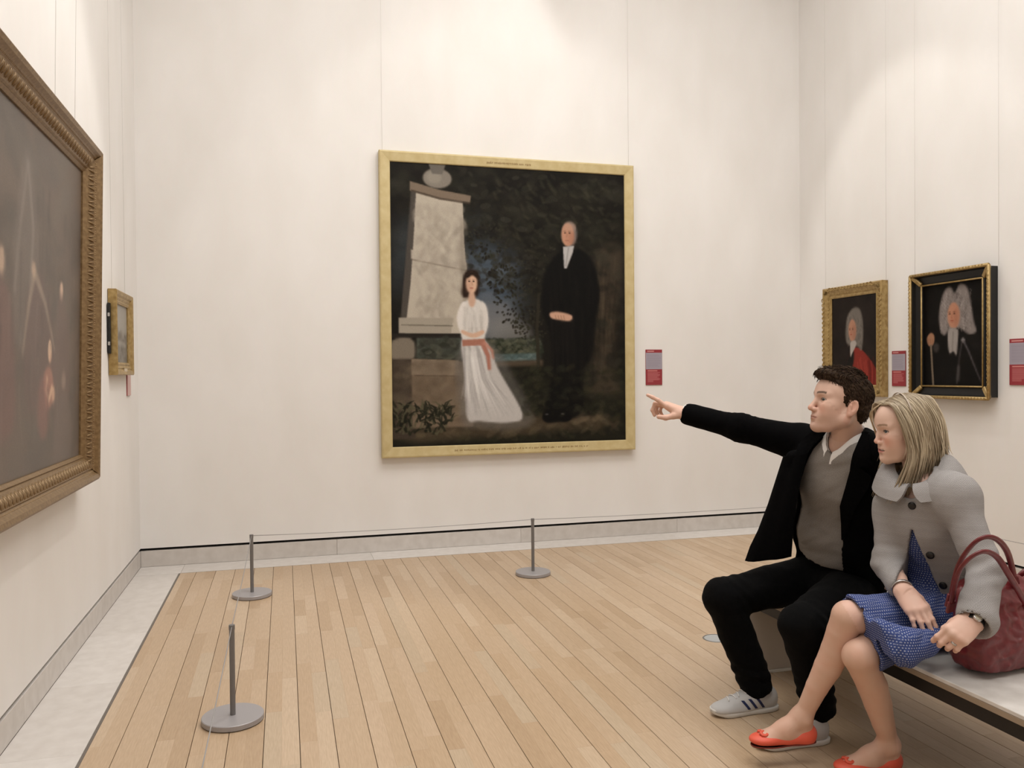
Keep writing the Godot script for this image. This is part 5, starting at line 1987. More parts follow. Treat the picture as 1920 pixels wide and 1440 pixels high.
# a white leather trainer with three blue stripes on each side; t: x towards the toe, y up, origin under the middle of the sole
func trainer(o: Node3D, w: Transform3D, t: Transform3D):
	var b := t.basis
	var f := Field.new()
	f.ell(t * Vector3(-0.1, 0.05, 0), Vector3(0.045, 0.05, 0.035), b, 0.0)
	f.ell(t * Vector3(-0.06, 0.055, 0), Vector3(0.055, 0.05, 0.037), b, 0.03)
	f.cone(t * Vector3(-0.03, 0.055, 0), t * Vector3(0.055, 0.035, 0), 0.042, 0.034, 0.03)
	f.ell(t * Vector3(0.09, 0.026, -0.002), Vector3(0.058, 0.028, 0.044), b, 0.025)
	f.ell(t * Vector3(0.03, 0.024, 0), Vector3(0.08, 0.024, 0.042), b, 0.02)
	f.cone(t * Vector3(-0.06, 0.13, 0), t * Vector3(-0.05, 0.085, 0), 0.033, 0.03, 0.008, 1)
	f.clip(t * Vector3(0, 0.018, 0), -b.y, 0.004)
	var shoe := obj("shoe", net_mesh([f.nets(0.0035)]), mat("trainer_grey", Color(0.74, 0.735, 0.73), 0.6), o)
	shoe.transform = w
	# sole: an outline with a rounded edge
	var st := begin()
	var outline := func(a: float, grow: float) -> Vector2:
		var x := cos(a)
		var half := 0.146 + grow
		var wd := (0.041 + 0.009 * smoothstep(-0.2, 0.7, x) - 0.006 * exp(-pow((x + 0.1) / 0.35, 2)) + grow)
		return Vector2(half * signf(x) * pow(absf(x), 0.82), wd * signf(sin(a)) * pow(absf(sin(a)), 0.72))
	var prof := [[0.0, -0.05], [0.0, -0.004], [0.003, 0.0], [0.017, 0.002], [0.021, 0.0], [0.0215, -0.05]]
	st.set_smooth_group(1)
	for i in prof.size() - 1:
		for k in 48:
			var p := []
			for e in [[i, k], [i, k + 1], [i + 1, k + 1], [i + 1, k]]:
				var v: Vector2 = outline.call(TAU * e[1] / 48.0, maxf(prof[e[0]][1], -0.035))
				var lift := 0.012 * pow(smoothstep(0.07, 0.15, v.x), 1.5)
				p.append(t * Vector3(v.x, prof[e[0]][0] + lift + 0.0005, v.y))
			add_quad(st, p[0], p[1], p[2], p[3])
	obj("sole", st, mat("white_rubber", Color(0.86, 0.855, 0.84), 0.6), shoe)
	var all := PackedInt32Array(range(f.kinds.size()))
	var on := func(x: float, y: float, sd: float) -> Vector3:
		var z := 0.06
		for it in 40:
			var d := f.at(t * Vector3(x, y, sd * z), all)
			if d < 0.0006:
				break
			z -= maxf(d * 0.7, 0.0003)
		return t * Vector3(x, y, sd * (z + 0.0012))
	for sd in [-1.0, 1.0]:
		for k in 3:
			var rows := []
			for i in 6:
				var row := []
				for j in 2:
					var y := lerpf(0.028, 0.062 + 0.005 * (2 - k), i / 5.0)
					row.append(on.call(-0.068 + 0.032 * k + (y - 0.028) * 0.75 + 0.012 * j, y, sd))
				rows.append(row)
			var s := begin()
			if sd < 0:
				for row in rows:
					row.reverse()
			add_sheet(s, rows, 0.0012)
			obj("stripe", s, M["blue_stripe"], shoe)
	var lace := begin()
	for k in 5:
		var x := 0.075 - 0.022 * k
		var path := []
		for j in 7:
			var a := lerpf(-0.95, 0.95, j / 6.0)
			var y := 0.02
			var step := 0.12
			# find the upper's surface over the foot
			var zz := sin(a) * 0.026
			var yy := 0.13
			for it in 60:
				var d := f.at(t * Vector3(x, yy, zz), all)
				if d < 0.0008:
					break
				yy -= maxf(d * 0.7, 0.0004)
			path.append(t * Vector3(x + 0.006 * a * (1 if k % 2 else -1), yy + 0.002, zz))
		add_tube(lace, path, 0.0021, 6)
	obj("lace", lace, M["white_cotton"], shoe)


# ---------------------------------------------------------------- the woman
func woman():
	var o := thing("person", "blonde woman in grey tweed jacket and blue dotted dress, bare legs crossed, beside red bag", "person", Vector3(2.3, 0, -2.42))
	var w := Transform3D(Basis.IDENTITY, -o.position)
	var hip := Vector3(2.3, 0.5, -2.42)
	var neck := Vector3(2.103, 0.972, -2.350)
	var tb := frame(Vector3(-0.85, 0, 0.53), neck - hip)
	var torso := Transform3D(tb, hip)
	var q := loc(torso, 1.0)
	var sh_r := Vector3(2.081, 0.876, -2.448)
	var sh_l := Vector3(2.117, 0.942, -2.211)
	var el_r := Vector3(2.034, 0.685, -2.417)
	var wr_r := Vector3(1.961, 0.634, -2.270)
	var el_l := Vector3(2.115, 0.722, -2.084)
	var wr_l := Vector3(1.986, 0.607, -2.004)
	var hip_r := Vector3(2.23, 0.485, -2.48)
	var hip_l := Vector3(2.29, 0.485, -2.34)
	var knee_l := Vector3(1.806, 0.538, -2.343)
	var knee_r := Vector3(1.809, 0.422, -2.289)
	var ank_l := Vector3(1.716, 0.161, -2.467)
	var ank_r := Vector3(1.965, 0.091, -2.335)
	var head := Transform3D(frame(Vector3(-0.962, 0.13, -0.272), Vector3(-0.13, 1.0, 0.0)), Vector3(2.066, 1.160, -2.383))
	var hs := 0.945
	var h := loc(head, hs)
	# --- body
	var skin := Color(0.7, 0.475, 0.38)
	var bf := Field.new()
	bf.cone(q.call(0, 0.03, 0), q.call(0, 0.33, 0), 0.09, 0.1, 0.0)
	bf.cone(sh_l, sh_r, 0.038, 0.038, 0.05)
	bf.cone(q.call(0, 0.38, 0), neck, 0.07, 0.05, 0.06)
	bf.chain([sh_r, el_r, wr_r], [0.04, 0.034, 0.026], 0.02)
	bf.chain([sh_l, el_l, wr_l], [0.04, 0.034, 0.026], 0.02)
	bf.cone(hip_r, knee_r.lerp(hip_r, 0.4), 0.068, 0.046, 0.03)
	bf.cone(hip_l, knee_l.lerp(hip_l, 0.4), 0.068, 0.046, 0.03)
	# legs, bare from the hem down
	var foot_l := shoe_frame(Vector3(1.528, 0.066, -2.497), Vector3(1.784, 0.085, -2.457))
	var foot_r := Transform3D(frame(Vector3(-0.98, 0.0, -0.16), Vector3.UP), Vector3(1.893, 0.006, -2.352))
	var legs := []
	for s in [[hip_l, knee_l, ank_l, foot_l, 0.053], [hip_r, knee_r, ank_r, foot_r, 0.056]]:
		var lf := Field.new()
		var kn: Vector3 = s[1]
		var an: Vector3 = s[2]
		var kr: float = s[4]
		var shin := (an - kn).normalized()
		var thigh := (kn - (s[0] as Vector3)).normalized()
		var back := (thigh * -1.0 - shin * shin.dot(thigh * -1.0)).normalized()
		lf.chain([(s[0] as Vector3).lerp(kn, 0.45), kn - thigh * 0.06, kn], [0.06, 0.056, kr], 0.004)
		lf.chain([kn, kn + shin * 0.06 + back * 0.004, kn + shin * 0.13 + back * 0.012, kn + shin * 0.2 + back * 0.01, kn + shin * 0.28 + back * 0.003, an - shin * 0.03, an], [kr, 0.049, 0.0485, 0.0445, 0.0365, 0.0305, 0.03], 0.004)
		var t: Transform3D = s[3]
		lf.chain([an, t * Vector3(-0.078, 0.034, 0)], [0.03, 0.029], 0.02)
		lf.chain([an + t.basis.x * 0.012, t * Vector3(-0.005, 0.047, 0.0), t * Vector3(0.06, 0.026, 0.002)], [0.03, 0.03, 0.023], 0.025)
		lf.ell(t * Vector3(0.065, 0.02, 0.0), Vector3(0.045, 0.018, 0.036), t.basis, 0.02)
		lf.ell(t * Vector3(-0.02, 0.026, 0.0), Vector3(0.07, 0.022, 0.028), t.basis, 0.02)
		for z in [-1.0, 1.0]:
			lf.ball(an + t.basis.z * z * 0.024 - t.basis.y * 0.004, 0.012, 0.016)
		lf.clip(Vector3(0, 0.006, 0), Vector3.DOWN)
		lf.post = func(p: Vector3, d: float) -> float: return maxf(d, 0.403 - p.y) if p.x > 1.955 and p.y > 0.3 else d
		legs.append(lf.nets(0.0042))
	var hf := head_field(head, hs, false, 0.8)
	hf.chain([h.call(-0.028, -0.05, 0), neck - tb.x * 0.012, neck - tb.y * 0.06], [0.046, 0.05, 0.07], 0.02)
	hf.ell(neck + tb.x * 0.03 - tb.y * 0.06, Vector3(0.06, 0.06, 0.1), tb, 0.04)
	var dr := (Vector3(1.963, 0.555, -2.165) - wr_r).normalized()
	var rh := hand_field(wr_r, dr, Vector3(-0.35, 0.6, 0.7), Vector3(2.017, 0.691, -2.131) - wr_r, 0.93, [[0.35, 0.4, 0.3], [0.3, 0.4, 0.3], [0.28, 0.42, 0.3], [0.26, 0.4, 0.3]], [0.06, 0.0, -0.05, -0.12], [[0.042, 0.04, -0.018], [0.07, 0.048, -0.03], [0.096, 0.046, -0.036]], wr_r + (el_r - wr_r) * 0.35)
	var dl := (Vector3(1.900, 0.565, -1.996) - wr_l).normalized()
	var lh := hand_field(wr_l, dl, Vector3(-0.62, 0.35, 0.7), Vector3(1.939, 0.636, -2.048) - wr_l, 0.95, [[0.75, 0.75, 0.4], [0.85, 0.95, 0.5], [0.85, 1.0, 0.5], [0.8, 0.95, 0.5]], [0.08, 0.02, -0.05, -0.12], [[0.045, 0.032, -0.024], [0.068, 0.034, -0.046], [0.082, 0.026, -0.066]], wr_l + (el_l - wr_l) * 0.35)
	var paint := head_paint(head, hs, false, skin, Color(0.56, 0.2, 0.18), Color(0.26, 0.165, 0.095))
	var mottle := fold_noise(31, 18.0)
	var body_paint := func(p: Vector3) -> Color:
		if p.distance_to(head.origin) < 0.16:
			return paint.call(p)
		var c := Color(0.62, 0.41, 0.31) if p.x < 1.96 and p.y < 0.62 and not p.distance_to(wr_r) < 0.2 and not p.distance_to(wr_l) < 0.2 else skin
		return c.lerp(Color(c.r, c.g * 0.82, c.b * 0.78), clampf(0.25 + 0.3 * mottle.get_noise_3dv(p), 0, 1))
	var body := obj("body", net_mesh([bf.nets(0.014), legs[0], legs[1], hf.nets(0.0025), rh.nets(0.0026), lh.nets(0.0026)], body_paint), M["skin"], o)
	eyeballs(head, hs, Vector3(-0.96, 0.12, 0.02), Color(0.06, 0.075, 0.09), o)
	for e in o.get_children():
		e.transform = w
	var st := begin()
	var teeth := []
	for i in 2:
		var row := []
		for j in 9:
			var a := lerpf(-0.9, 0.9, j / 8.0)
			row.append(h.call(0.0765 + 0.0125 * cos(a), -0.0655 - 0.0065 * i + 0.002 * absf(sin(a)), -sin(a) * 0.022))
		teeth.append(row)
	add_sheet(st, teeth, 0.002)
	obj("teeth", st, mat("tooth", Color(0.86, 0.82, 0.77), 0.3), o).transform = w
	woman_hair(o, w, head, hs)
	# --- dress
	var df := Field.new()
	var tinv := torso.affine_inverse()
	df.ell(q.call(0.0, 0.0, 0.01), Vector3(0.12, 0.12, 0.14), tb, 0.0)
	df.ell(q.call(0.01, 0.2, 0), Vector3(0.105, 0.17, 0.135), tb, 0.05)
	df.ell(q.call(0.02, 0.36, 0), Vector3(0.105, 0.12, 0.14), tb, 0.05)
	df.cone(hip_l, knee_l, 0.082, 0.071, 0.05)
	df.cone(hip_r, knee_r, 0.092, 0.072, 0.05)
	df.cone(hip_l.lerp(hip_r, 0.5) + Vector3(-0.08, 0.03, 0.03), knee_l.lerp(knee_r, 0.45), 0.09, 0.06, 0.06)
	# the skirt's near edge hangs over the side of the seat
	df.chain([Vector3(1.825, 0.532, -2.213), Vector3(1.885, 0.499, -2.165), Vector3(1.997, 0.502, -2.176)], [0.034, 0.036, 0.036], 0.04)
	df.chain([Vector3(1.839, 0.471, -2.177), Vector3(1.877, 0.457, -2.156), Vector3(1.962, 0.470, -2.164)], [0.016, 0.017, 0.017], 0.05)
	df.cone(neck - tb.y * 0.02 + tb.x * 0.06, neck + tb.x * 0.07 + tb.y * 0.06, 0.05, 0.06, 0.01, 1)
	var hem_n := Vector3(-0.9, -0.22, -0.12).normalized()
	var hem_p := Vector3(1.816, 0.529, -2.226)
	var pleat := fold_noise(33, 13.0)
	df.reach = 0.008
	df.post = func(p: Vector3, d: float) -> float:
		d += 0.006 * pleat.get_noise_3d(p.x * 0.8, p.y * 1.3, p.z * 1.3)
		var l := tinv * p
		if l.y > 0.05 and l.y < 0.2:
			d += 0.0025 * sin(l.z * 160.0)
		var e := (p - hem_p).dot(hem_n) 
		d = maxf(d, e)
		if p.x > 1.955 and p.y < 0.43:
			d = maxf(d, 0.4 - p.y)
		return d
	# hollow at the hem, so that the legs come out of cloth
	df.cone(knee_l.lerp(hip_l, 0.34), knee_l + (knee_l - hip_l) * 0.1, 0.057, 0.064, 0.006, 1)
	df.cone(knee_r.lerp(hip_r, 0.34), knee_r + (knee_r - hip_r) * 0.1, 0.057, 0.061, 0.006, 1)
	obj("dress", net_mesh([df.nets(0.0048)]), M["dot_cotton"], o).transform = w
	# --- jacket
	var jk := Field.new()
	jk.ell(q.call(0.0, 0.12, 0.006), Vector3(0.13, 0.11, 0.162), tb, 0.0)
	jk.ell(q.call(0.008, 0.25, 0), Vector3(0.124, 0.16, 0.16), tb, 0.05)
	jk.ell(q.call(0.018, 0.38, 0), Vector3(0.126, 0.13, 0.165), tb, 0.05)
	jk.cone(sh_l, sh_r, 0.062, 0.06, 0.06)
	jk.cone(sh_l.lerp(neck, 0.5) - tb.x * 0.02, sh_r.lerp(neck, 0.5) - tb.x * 0.02, 0.062, 0.062, 0.05)
	jk.chain([sh_r, el_r, wr_r.lerp(el_r, 0.18)], [0.062, 0.054, 0.045], 0.03)
	jk.cone(neck.lerp(sh_l, 0.3) - tb.y * 0.02, sh_l, 0.064, 0.056, 0.06)
	jk.chain([sh_l, sh_l.lerp(el_l, 0.2)], [0.057, 0.056], 0.05)
	jk.chain([sh_l.lerp(el_l, 0.15), el_l, wr_l.lerp(el_l, 0.12)], [0.058, 0.053, 0.05], 0.012)
	jk.cone(el_l.lerp(wr_l, 0.6), el_l.lerp(wr_l, 0.95) + Vector3(0.012, -0.008, 0), 0.046, 0.056, 0.02)
	var cr := (wr_r - el_r).normalized()
	var cl := (wr_l - el_l).normalized()
	jk.cone(wr_r + cr * 0.01, wr_r + cr * 0.1, 0.036, 0.075, 0.003, 1)
	jk.cone(wr_l + cl * 0.005, wr_l + cl * 0.1, 0.042, 0.085, 0.003, 1)
	jk.ell(neck + tb.x * 0.03 + tb.y * 0.03, Vector3(0.075, 0.075, 0.06), tb, 0.01, 1)
	var folds := fold_noise(38, 8.0)
	var arm_r := (el_r - sh_r).normalized()
	var arm_l := (el_l - sh_l).normalized()
	jk.reach = 0.008
	jk.post = func(p: Vector3, d: float) -> float:
		var l := tinv * p
		d += 0.004 * folds.get_noise_3d(p.x, p.y, p.z)
		for k in [[el_r, arm_r, 0.0], [el_l, arm_l, 1.0]]:
			var v: Vector3 = p - k[0]
			if v.length() < 0.13:
				var s: float = v.dot(k[1])
				d += 0.0036 * sin(s * 135.0 + p.x * 14.0 + k[2]) * (1.0 - v.length() / 0.13)
		if l.x > 0.0 and l.y < 0.415 and l.y > 0.0 and absf(l.z) < 0.11:
			var hi_r := ramp(l.y, [0.14, 0.22, 0.32, 0.415], [0.1, 0.08, 0.05, 0.017])
			var lo_r := ramp(l.y, [0.14, 0.22, 0.32, 0.415], [-0.026, -0.01, 0.0, 0.013])
			d = maxf(d, -maxf(lo_r - l.z, maxf(l.z - hi_r, 0.02 - l.x)))
		return d
	jk.clip(q.call(0, 0.135, 0.0), -(tb.y + tb.x * 0.1 - tb.z * 0.25))
	var jacket := obj("jacket", net_mesh([jk.nets(0.0055)]), M["tweed"], o)
	jacket.transform = w
	# a line where the two fronts meet above the first button
	# wide turned-down collar standing away from the neck
	var rows := []
	var cb := frame(Vector3(-0.85, 0, 0.53), Vector3(-0.16, 1, 0.03))
	for i in 9:
		var t := i / 8.0
		var row := []
		var a0 := 0.07 + 0.16 * pow(t, 5.0)
		for j in 41:
			var a := lerpf(a0, TAU - a0, j / 40.0)
			var front := exp(-pow(minf(a, TAU - a) / 1.25, 2.0))
			var r := 0.072 + 0.07 * pow(t, 0.8) + 0.012 * front
			var y := 0.084 - 0.085 * pow(t, 1.5) + 0.012 * sin(PI * t) - front * lerpf(0.085, 0.036, t)
			row.append(neck - tb.x * 0.004 + cb * Vector3(cos(a) * r * 0.9, y, sin(a) * r))
		rows.append(row)
	st = begin()
	add_sheet(st, rows, -0.011)
	obj("collar", st, M["tweed"], jacket)
	for k in [[0.492, 0.004, 0.0], [0.318, -0.024, 0.0], [0.19, -0.036, 0.0]]:
		var pos := q.call(0.16, k[0], k[1]) as Vector3
		var all := PackedInt32Array(range(jk.kinds.size()))
		for it in 60:
			var d := jk.at(pos, all)
			if d < 0.002:
				break
			pos -= tb.x * maxf(d * 0.6, 0.0006)
		st = begin()
		add_lathe(st, [Vector2(0, 0.006), Vector2(0.008, 0.0065), Vector2(0.012, 0.005), Vector2(0.0135, 0.002), Vector2(0.0125, 0.0), Vector2(0, 0.0)], 22, Transform3D(Basis(Quaternion(Vector3.UP, (tb.x + tb.y * 0.15).normalized())), pos), true)
		obj("button", st, M["dark_button"], jacket)
	# --- bracelet, watch and ring
	st = begin()
	var bb := frame(Vector3.UP, cr)
	add_lathe(st, [Vector2(0.0325, -0.006), Vector2(0.0345, -0.003), Vector2(0.0345, 0.003), Vector2(0.0325, 0.006), Vector2(0.031, 0.0), Vector2(0.0325, -0.006)], 36, Transform3D(bb, wr_r - cr * 0.006), true)
	obj("bracelet", st, M["silver"], o).transform = w
	st = begin()
	bb = frame(Vector3.UP, cl)
	add_lathe(st, [Vector2(0.0285, -0.008), Vector2(0.0305, -0.006), Vector2(0.0305, 0.006), Vector2(0.0285, 0.008)], 36, Transform3D(bb, wr_l + cl * 0.006), true)
	var watch := obj("watch_strap", st, mat("strap_dark", Color(0.06, 0.045, 0.04), 0.5), o)
	watch.transform = w
	var face := (Vector3(1.948, 0.624, -1.942) - wr_l)
	face = (face - cl * face.dot(cl)).normalized()
	st = begin()
	add_lathe(st, [Vector2(0, 0.0068), Vector2(0.0105, 0.0068)], 24, Transform3D(Basis(Quaternion(Vector3.UP, face)), wr_l + cl * 0.006 + face * 0.0285))
	obj("watch_dial", st, mat("dial_pale", Color(0.85, 0.82, 0.74), 0.3), watch)
	st = begin()
	add_lathe(st, [Vector2(0.0105, 0.0068), Vector2(0.0125, 0.008), Vector2(0.0138, 0.005), Vector2(0.0138, 0.0)], 24, Transform3D(Basis(Quaternion(Vector3.UP, face)), wr_l + cl * 0.006 + face * 0.0285), true)
	obj("watch_case", st, M["silver"], watch)
	woman_ring(o, w, wr_l, dl)
	flat_shoe(o, w, foot_l)
	flat_shoe(o, w, foot_r)


func woman_ring(o: Node3D, w: Transform3D, wr: Vector3, d: Vector3):
	# on the middle of the ring finger's first joint, worked out as the hand is
	var n := Vector3(-0.62, 0.35, 0.7)
	n = (n - d * n.dot(d)).normalized()
	var t := d.cross(n)
	if t.dot(Vector3(1.939, 0.636, -2.048) - wr) < 0:
		t = -t
	var s := 0.95
	var p := wr + (d * 0.086 - t * 0.012 + n * 0.002) * s
	var dir: Vector3 = d * cos(-0.05) + t * sin(-0.05)
	var f: Vector3 = dir * cos(0.85) - n * sin(0.85)
	var st := begin()
	add_lathe(st, [Vector2(0.0088, -0.0035), Vector2(0.0102, -0.0025), Vector2(0.0102, 0.0025), Vector2(0.0088, 0.0035), Vector2(0.0085, 0), Vector2(0.0088, -0.0035)], 26, Transform3D(frame(n, f), p + f * 0.022), true)
	obj("ring", st, M["silver"], o).transform = w


func shoe_frame(toe: Vector3, heel: Vector3) -> Transform3D:
	var d := (toe - heel).normalized()
	return Transform3D(frame(d, Vector3.UP), toe - d * 0.122)


# a coral ballet flat with a bow
func flat_shoe(o: Node3D, w: Transform3D, t: Transform3D):
	var b := t.basis
	var f := Field.new()
	f.ell(t * Vector3(-0.082, 0.03, 0), Vector3(0.036, 0.038, 0.0325), b, 0.0)
	f.ell(t * Vector3(-0.01, 0.02, 0.0), Vector3(0.085, 0.026, 0.033), b, 0.03)
	f.ell(t * Vector3(0.07, 0.02, 0.0), Vector3(0.053, 0.019, 0.039), b, 0.02)
	f.cone(t * Vector3(-0.03, 0.072, 0), t * Vector3(0.042, 0.06, 0), 0.044, 0.034, 0.006, 1)
	f.ell(t * Vector3(-0.066, 0.085, 0), Vector3(0.034, 0.05, 0.03), b, 0.006, 1)
	f.clip(t * Vector3(0, 0.001, 0), -b.y, 0.004)
	var s := obj("shoe", net_mesh([f.nets(0.0033)]), M["coral_leather"], o)
	s.transform = w
	var st := begin()
	st.set_smooth_group(1)
	for i in 2:
		for k in 40:
			var p := []
			for e in [[i, k], [i, k + 1], [i + 1, k + 1], [i + 1, k]]:
				var a: float = TAU * e[1] / 40.0
				var x := cos(a)
				var wd := 0.03 + 0.008 * smoothstep(-0.2, 0.6, x) - 0.005 * exp(-pow((x + 0.15) / 0.35, 2))
				var gr: float = [0.0, 1.0, 1.0][e[0]]
				p.append(t * Vector3(0.117 * x * gr, [-0.002, -0.002, 0.003][e[0]], wd * signf(sin(a)) * pow(absf(sin(a)), 0.75) * gr))
			add_quad(st, p[0], p[3], p[2], p[1])
	obj("sole", st, mat("sole_dark", Color(0.5, 0.2, 0.17), 0.7), s)
	st = begin()
	var c := t * Vector3(0.078, 0.041, 0)
	for z in [-1.0, 1.0]:
		var loop := []
		for k in 9:
			var a := TAU * k / 8.0
			loop.append(c + b * Vector3(-0.004 + 0.011 * sin(a), 0.004 - 0.006 * (1 - cos(a)) * 0.5, z * 0.02 * (1 - cos(a)) * 0.5))
		add_tube(st, loop, [0.003, 0.0042, 0.0048, 0.0048, 0.0045, 0.0048, 0.0048, 0.0042, 0.003], 6, 1.4, b.x)
		add_tube(st, [c, c + b * Vector3(-0.016, -0.001, z * 0.014), c + b * Vector3(-0.026, -0.008, z * 0.022)], [0.002, 0.0026, 0.0018], 6, 1.6, b.x)
	add_tube(st, [c + b * Vector3(-0.006, 0.003, 0), c + b * Vector3(0.006, 0.003, 0)], [0.0055, 0.0055], 8)
	obj("bow", st, M["coral_leather"], s)


func woman_hair(o: Node3D, w: Transform3D, head: Transform3D, s: float):
	var q := loc(head, s)
	var hb := head.basis
	# guides from the parting over the side of the head down to the ends; s 0 = front, 1 = back; side -1 = her left
	var guide := func(k: float, side: float, out: float) -> Array:
		var px := lerpf(0.068, -0.075, k)
		var py := 0.036 + (0.086 + out * 0.5) * sqrt(maxf(0.0, 1.0 - pow((px + 0.012) / 0.11, 2)))
		var o2 := 1.0 + out * 4.0
		var fringe := maxf(0.0, 1.0 - k * 4.0) * (1.0 if side > 0 else 0.35)
		var zc := sqrt(1.0 - 0.78 * k * k) if k > 0.0 else 1.0
		var pts := [
			Vector3(px, py, -0.006),
			Vector3(lerpf(0.05, -0.094, k) + 0.02 * fringe, lerpf(0.094, 0.1, k) * (1.0 + out * 2.0), side * 0.058 * zc * o2),
			Vector3(lerpf(0.03, -0.112, k) + 0.034 * fringe, lerpf(0.035, 0.035, k), side * 0.085 * zc * o2),
			Vector3(lerpf(0.022, -0.116, k) + 0.02 * fringe, -0.03, side * 0.089 * zc * o2),
			Vector3(lerpf(0.024, -0.108, k) + 0.012 * fringe, -0.09, side * 0.089 * zc * o2),
			Vector3(lerpf(0.034, -0.1, k) + (0.045 if side > 0 else 0.026) * pow(maxf(0.0, 1.0 - k), 2.0), lerpf(-0.165, -0.125, k), side * lerpf(0.09 if side < 0 else 0.06, 0.05, k) * o2),
			Vector3(lerpf(0.056, -0.094, k) + (0.07 if side > 0 else 0.05) * pow(maxf(0.0, 1.0 - k), 2.0), lerpf(-0.25, -0.165, k), side * lerpf(0.084 if side < 0 else 0.05, 0.042, k))]
		for i in range(2, 7):
			pts[i].x *= 1.0 + out * 3.0 * k
		return pts
	var f := Field.new()
	f.ell(q.call(-0.014, 0.034, 0), Vector3(0.101, 0.085, 0.076) * s, hb, 0.0)
	for side in [-1.0, 1.0]:
		for j in 6:
			var k := 0.06 + 0.188 * j
			var g: Array = guide.call(k, side, -0.028)
			var pts := []
			for p in g:
				pts.append(head * (p * s))
			f.chain(pts.slice(2), [0.009 * s, 0.011 * s, 0.012 * s, 0.01 * s, 0.004 * s], 0.016)
	var inv := head.affine_inverse()
	var strand := fold_noise(51, 70.0)
	f.reach = 0.005
	f.post = func(p: Vector3, d: float) -> float:
		var l := inv * p / s
		d += 0.0012 * strand.get_noise_3d(l.x * 1.3, l.y * 0.16, l.z * 1.3)
		# the face stays free: cut in front of a line from the parting past the temple
		var edge := ramp(l.y, [-0.3, -0.1, -0.02, 0.05, 0.085, 0.12], [0.2, 0.075, 0.042, 0.048, 0.066, 0.085]) 
		if l.y > -0.14:
			d = maxf(d, (l.x - edge) * 0.8 * s)
			if l.y < 0.03:  # nothing inside the face and throat
				d = maxf(d, (0.052 - absf(l.z)) * 0.7 * s if l.x > -0.03 else -1.0)
		return d
	var tone := fold_noise(52, 90.0)
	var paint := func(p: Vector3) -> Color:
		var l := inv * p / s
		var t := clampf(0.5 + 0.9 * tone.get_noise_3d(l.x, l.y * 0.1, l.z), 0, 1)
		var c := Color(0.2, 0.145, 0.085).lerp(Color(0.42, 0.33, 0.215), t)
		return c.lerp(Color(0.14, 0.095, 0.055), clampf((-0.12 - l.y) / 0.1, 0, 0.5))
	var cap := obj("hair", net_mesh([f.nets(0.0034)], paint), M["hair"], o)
	cap.transform = w
	var r := RandomNumberGenerator.new()
	r.seed = 99
	var st := begin()
	for i in 1400:
		var side := -1.0 if r.randf() < 0.62 else 1.0
		var k := r.randf() * 1.05 - 0.02
		var out := r.randf_range(0.0, 0.011)
		var g: Array = guide.call(k, side, out)
		var end := r.randf_range(0.7, 1.04)
		var pts := []
		var jit := Vector3(r.randf_range(-0.007, 0.007), 0, r.randf_range(-0.006, 0.006))
		var curl := r.randf_range(-0.02, 0.02) if r.randf() < 0.3 else r.randf_range(-0.006, 0.006)
		for p in curve(g, 16):
			pts.append(p)
		var path := []
		var radii := []
		var cols := []
		var last := int(16 * minf(end, 1.0))
		var base := Color(0.2, 0.145, 0.088).lerp(Color(0.62, 0.52, 0.37), pow(r.randf(), 1.1))
		for j in last + 1:
			var t := float(j) / last
			var p: Vector3 = pts[j]
			p += jit * smoothstep(0.05, 0.4, t) + Vector3(curl * pow(t, 3) * 1.3, 0, curl * 0.6 * pow(t, 3) + 0.0025 * sin(t * 9.0 + i))
			path.append(head * (p * s))
			radii.append(s * 0.0029 * (0.45 + 0.8 * sin(PI * minf(0.95, 0.1 + t * 0.75))) * (1.0 if t < 0.85 else lerpf(1.0, 0.15, (t - 0.85) / 0.15)))
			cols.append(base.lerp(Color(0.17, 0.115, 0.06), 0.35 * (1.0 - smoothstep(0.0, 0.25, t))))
		add_tube(st, path, radii, 5, 0.55, Vector3(0.3, 0.2, 1.0), cols)
	# a few loose strands of fringe on the far temple
	for i in 40:
		var a := r.randf()
		var path := []
		var radii := []
		var cols := []
		var c := Color(0.24, 0.17, 0.1).lerp(Color(0.6, 0.47, 0.3), r.randf())
		for p in curve([Vector3(0.07, 0.1, 0.0), Vector3(0.098, 0.078, 0.014 + 0.012 * a), Vector3(0.1, 0.052, 0.034 + 0.012 * a), Vector3(0.088 - 0.004 * a, 0.022 - 0.02 * a, 0.056 + 0.006 * a), Vector3(0.072, -0.02 - 0.03 * a, 0.066)], 10):
			path.append(head * ((p + Vector3(r.randf_range(-0.001, 0.001), 0, r.randf_range(-0.0015, 0.0015))) * s))
			radii.append(0.0016 * s)
			cols.append(c)
		radii[-1] = 0.0003
		add_tube(st, path, radii, 5, 0.6, Vector3(0.3, 0.2, 1.0), cols)
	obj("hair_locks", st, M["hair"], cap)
	# a slim pale band over the crown
	st = begin()
	var path := []
	for j in 17:
		var a := lerpf(-1.2, 1.2, j / 16.0)
		path.append(q.call(0.004, 0.032 + 0.0985 * cos(a), 0.0915 * sin(a)))
	add_tube(st, path, 0.0032, 6, 0.5, Vector3(0, 0, 1))
	obj("hair_band", st, mat("band_pale", Color(0.72, 0.66, 0.6), 0.35), o).transform = w


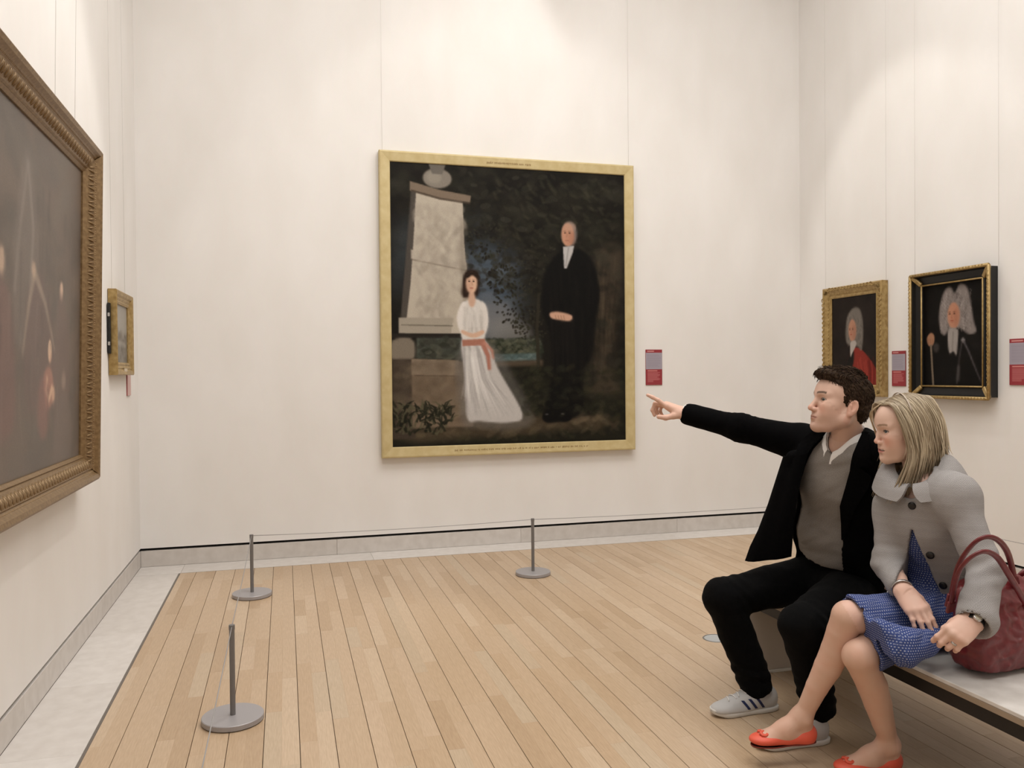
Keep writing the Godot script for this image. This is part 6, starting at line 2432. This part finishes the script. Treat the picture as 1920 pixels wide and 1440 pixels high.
# ---------------------------------------------------------------- the bag
func red_bag():
	var at := Vector3(2.27, 0.397, -2.132)
	var o := thing("handbag", "slouching dark red leather handbag with two handles on the bench beside the woman", "handbag", at)
	var b := frame(Vector3(0.995, 0.0, -0.08), Vector3.UP)
	var q := loc(Transform3D(b, Vector3.ZERO), 1.0)
	var f := Field.new()
	f.box(q.call(0.03, 0.075, 0), Vector3(0.25, 0.07, 0.085), b, 0.06, 0.0)
	f.box(q.call(0.0, 0.16, -0.012), Vector3(0.215, 0.09, 0.045), b, 0.045, 0.07)
	f.box(q.call(0.01, 0.24, -0.045), Vector3(0.17, 0.05, 0.026), b, 0.022, 0.06)
	f.cone(q.call(-0.1, 0.16, -0.03), q.call(-0.185, 0.25, -0.035), 0.045, 0.022, 0.05)
	f.cone(q.call(0.12, 0.2, -0.05), q.call(0.25, 0.29, -0.06), 0.05, 0.03, 0.06)
	f.box(q.call(0.02, 0.3, -0.045), Vector3(0.16, 0.05, 0.008), b, 0.006, 0.012, 1)
	f.cone(q.call(-0.28, 0.14, 0.14), q.call(-0.05, 0.03, 0.13), 0.05, 0.05, 0.03, 1)
	f.cone(q.call(-0.19, 0.1, 0.1), q.call(-0.02, 0.16, 0.075), 0.014, 0.008, 0.02, 1)
	f.cone(q.call(0.02, 0.06, 0.105), q.call(0.22, 0.15, 0.09), 0.016, 0.01, 0.02, 1)
	f.clip(q.call(0, 0.001, 0), Vector3.DOWN, 0.01)
	var n1 := fold_noise(61, 9.0)
	var n2 := fold_noise(62, 28.0)
	f.reach = 0.016
	f.post = func(p: Vector3, d: float) -> float:
		return maxf(d + 0.013 * absf(n1.get_noise_3d(p.x, p.y * 1.4, p.z)) + 0.004 * n2.get_noise_3d(p.x + p.y * 0.6, p.y * 0.7, p.z), 0.0005 - p.y)
	obj("body", net_mesh([f.nets(0.0055)]), M["red_leather"], o)
	var rel := func(p: Vector3) -> Vector3: return p - at
	for h in [[Vector3(2.006, 0.650, -2.113), Vector3(1.992, 0.762, -2.066), Vector3(1.995, 0.844, -2.004), Vector3(2.045, 0.855, -1.991), Vector3(2.135, 0.800, -2.027), Vector3(2.258, 0.685, -2.116)], [Vector3(1.992, 0.632, -2.096), Vector3(1.946, 0.757, -2.017), Vector3(1.970, 0.819, -1.969), Vector3(2.042, 0.803, -1.980), Vector3(2.108, 0.734, -1.992), Vector3(2.226, 0.622, -2.041)]]:
		var pts := []
		for p in h:
			pts.append(rel.call(p))
		var st := begin()
		add_tube(st, curve(pts, 30), 0.0095, 8, 0.62, Vector3(0, 0, 1))
		var hd := obj("handle", st, M["red_leather"], o)
		for e in [0, 5]:
			st = begin()
			var d: Vector3 = (pts[1] - pts[0]) if e == 0 else (pts[4] - pts[5])
			add_box(st, pts[e] - d.normalized() * 0.014, Vector3(0.026, 0.05, 0.012), 0.003, frame(Vector3.RIGHT, d))
			obj("tab", st, M["red_leather"], hd)
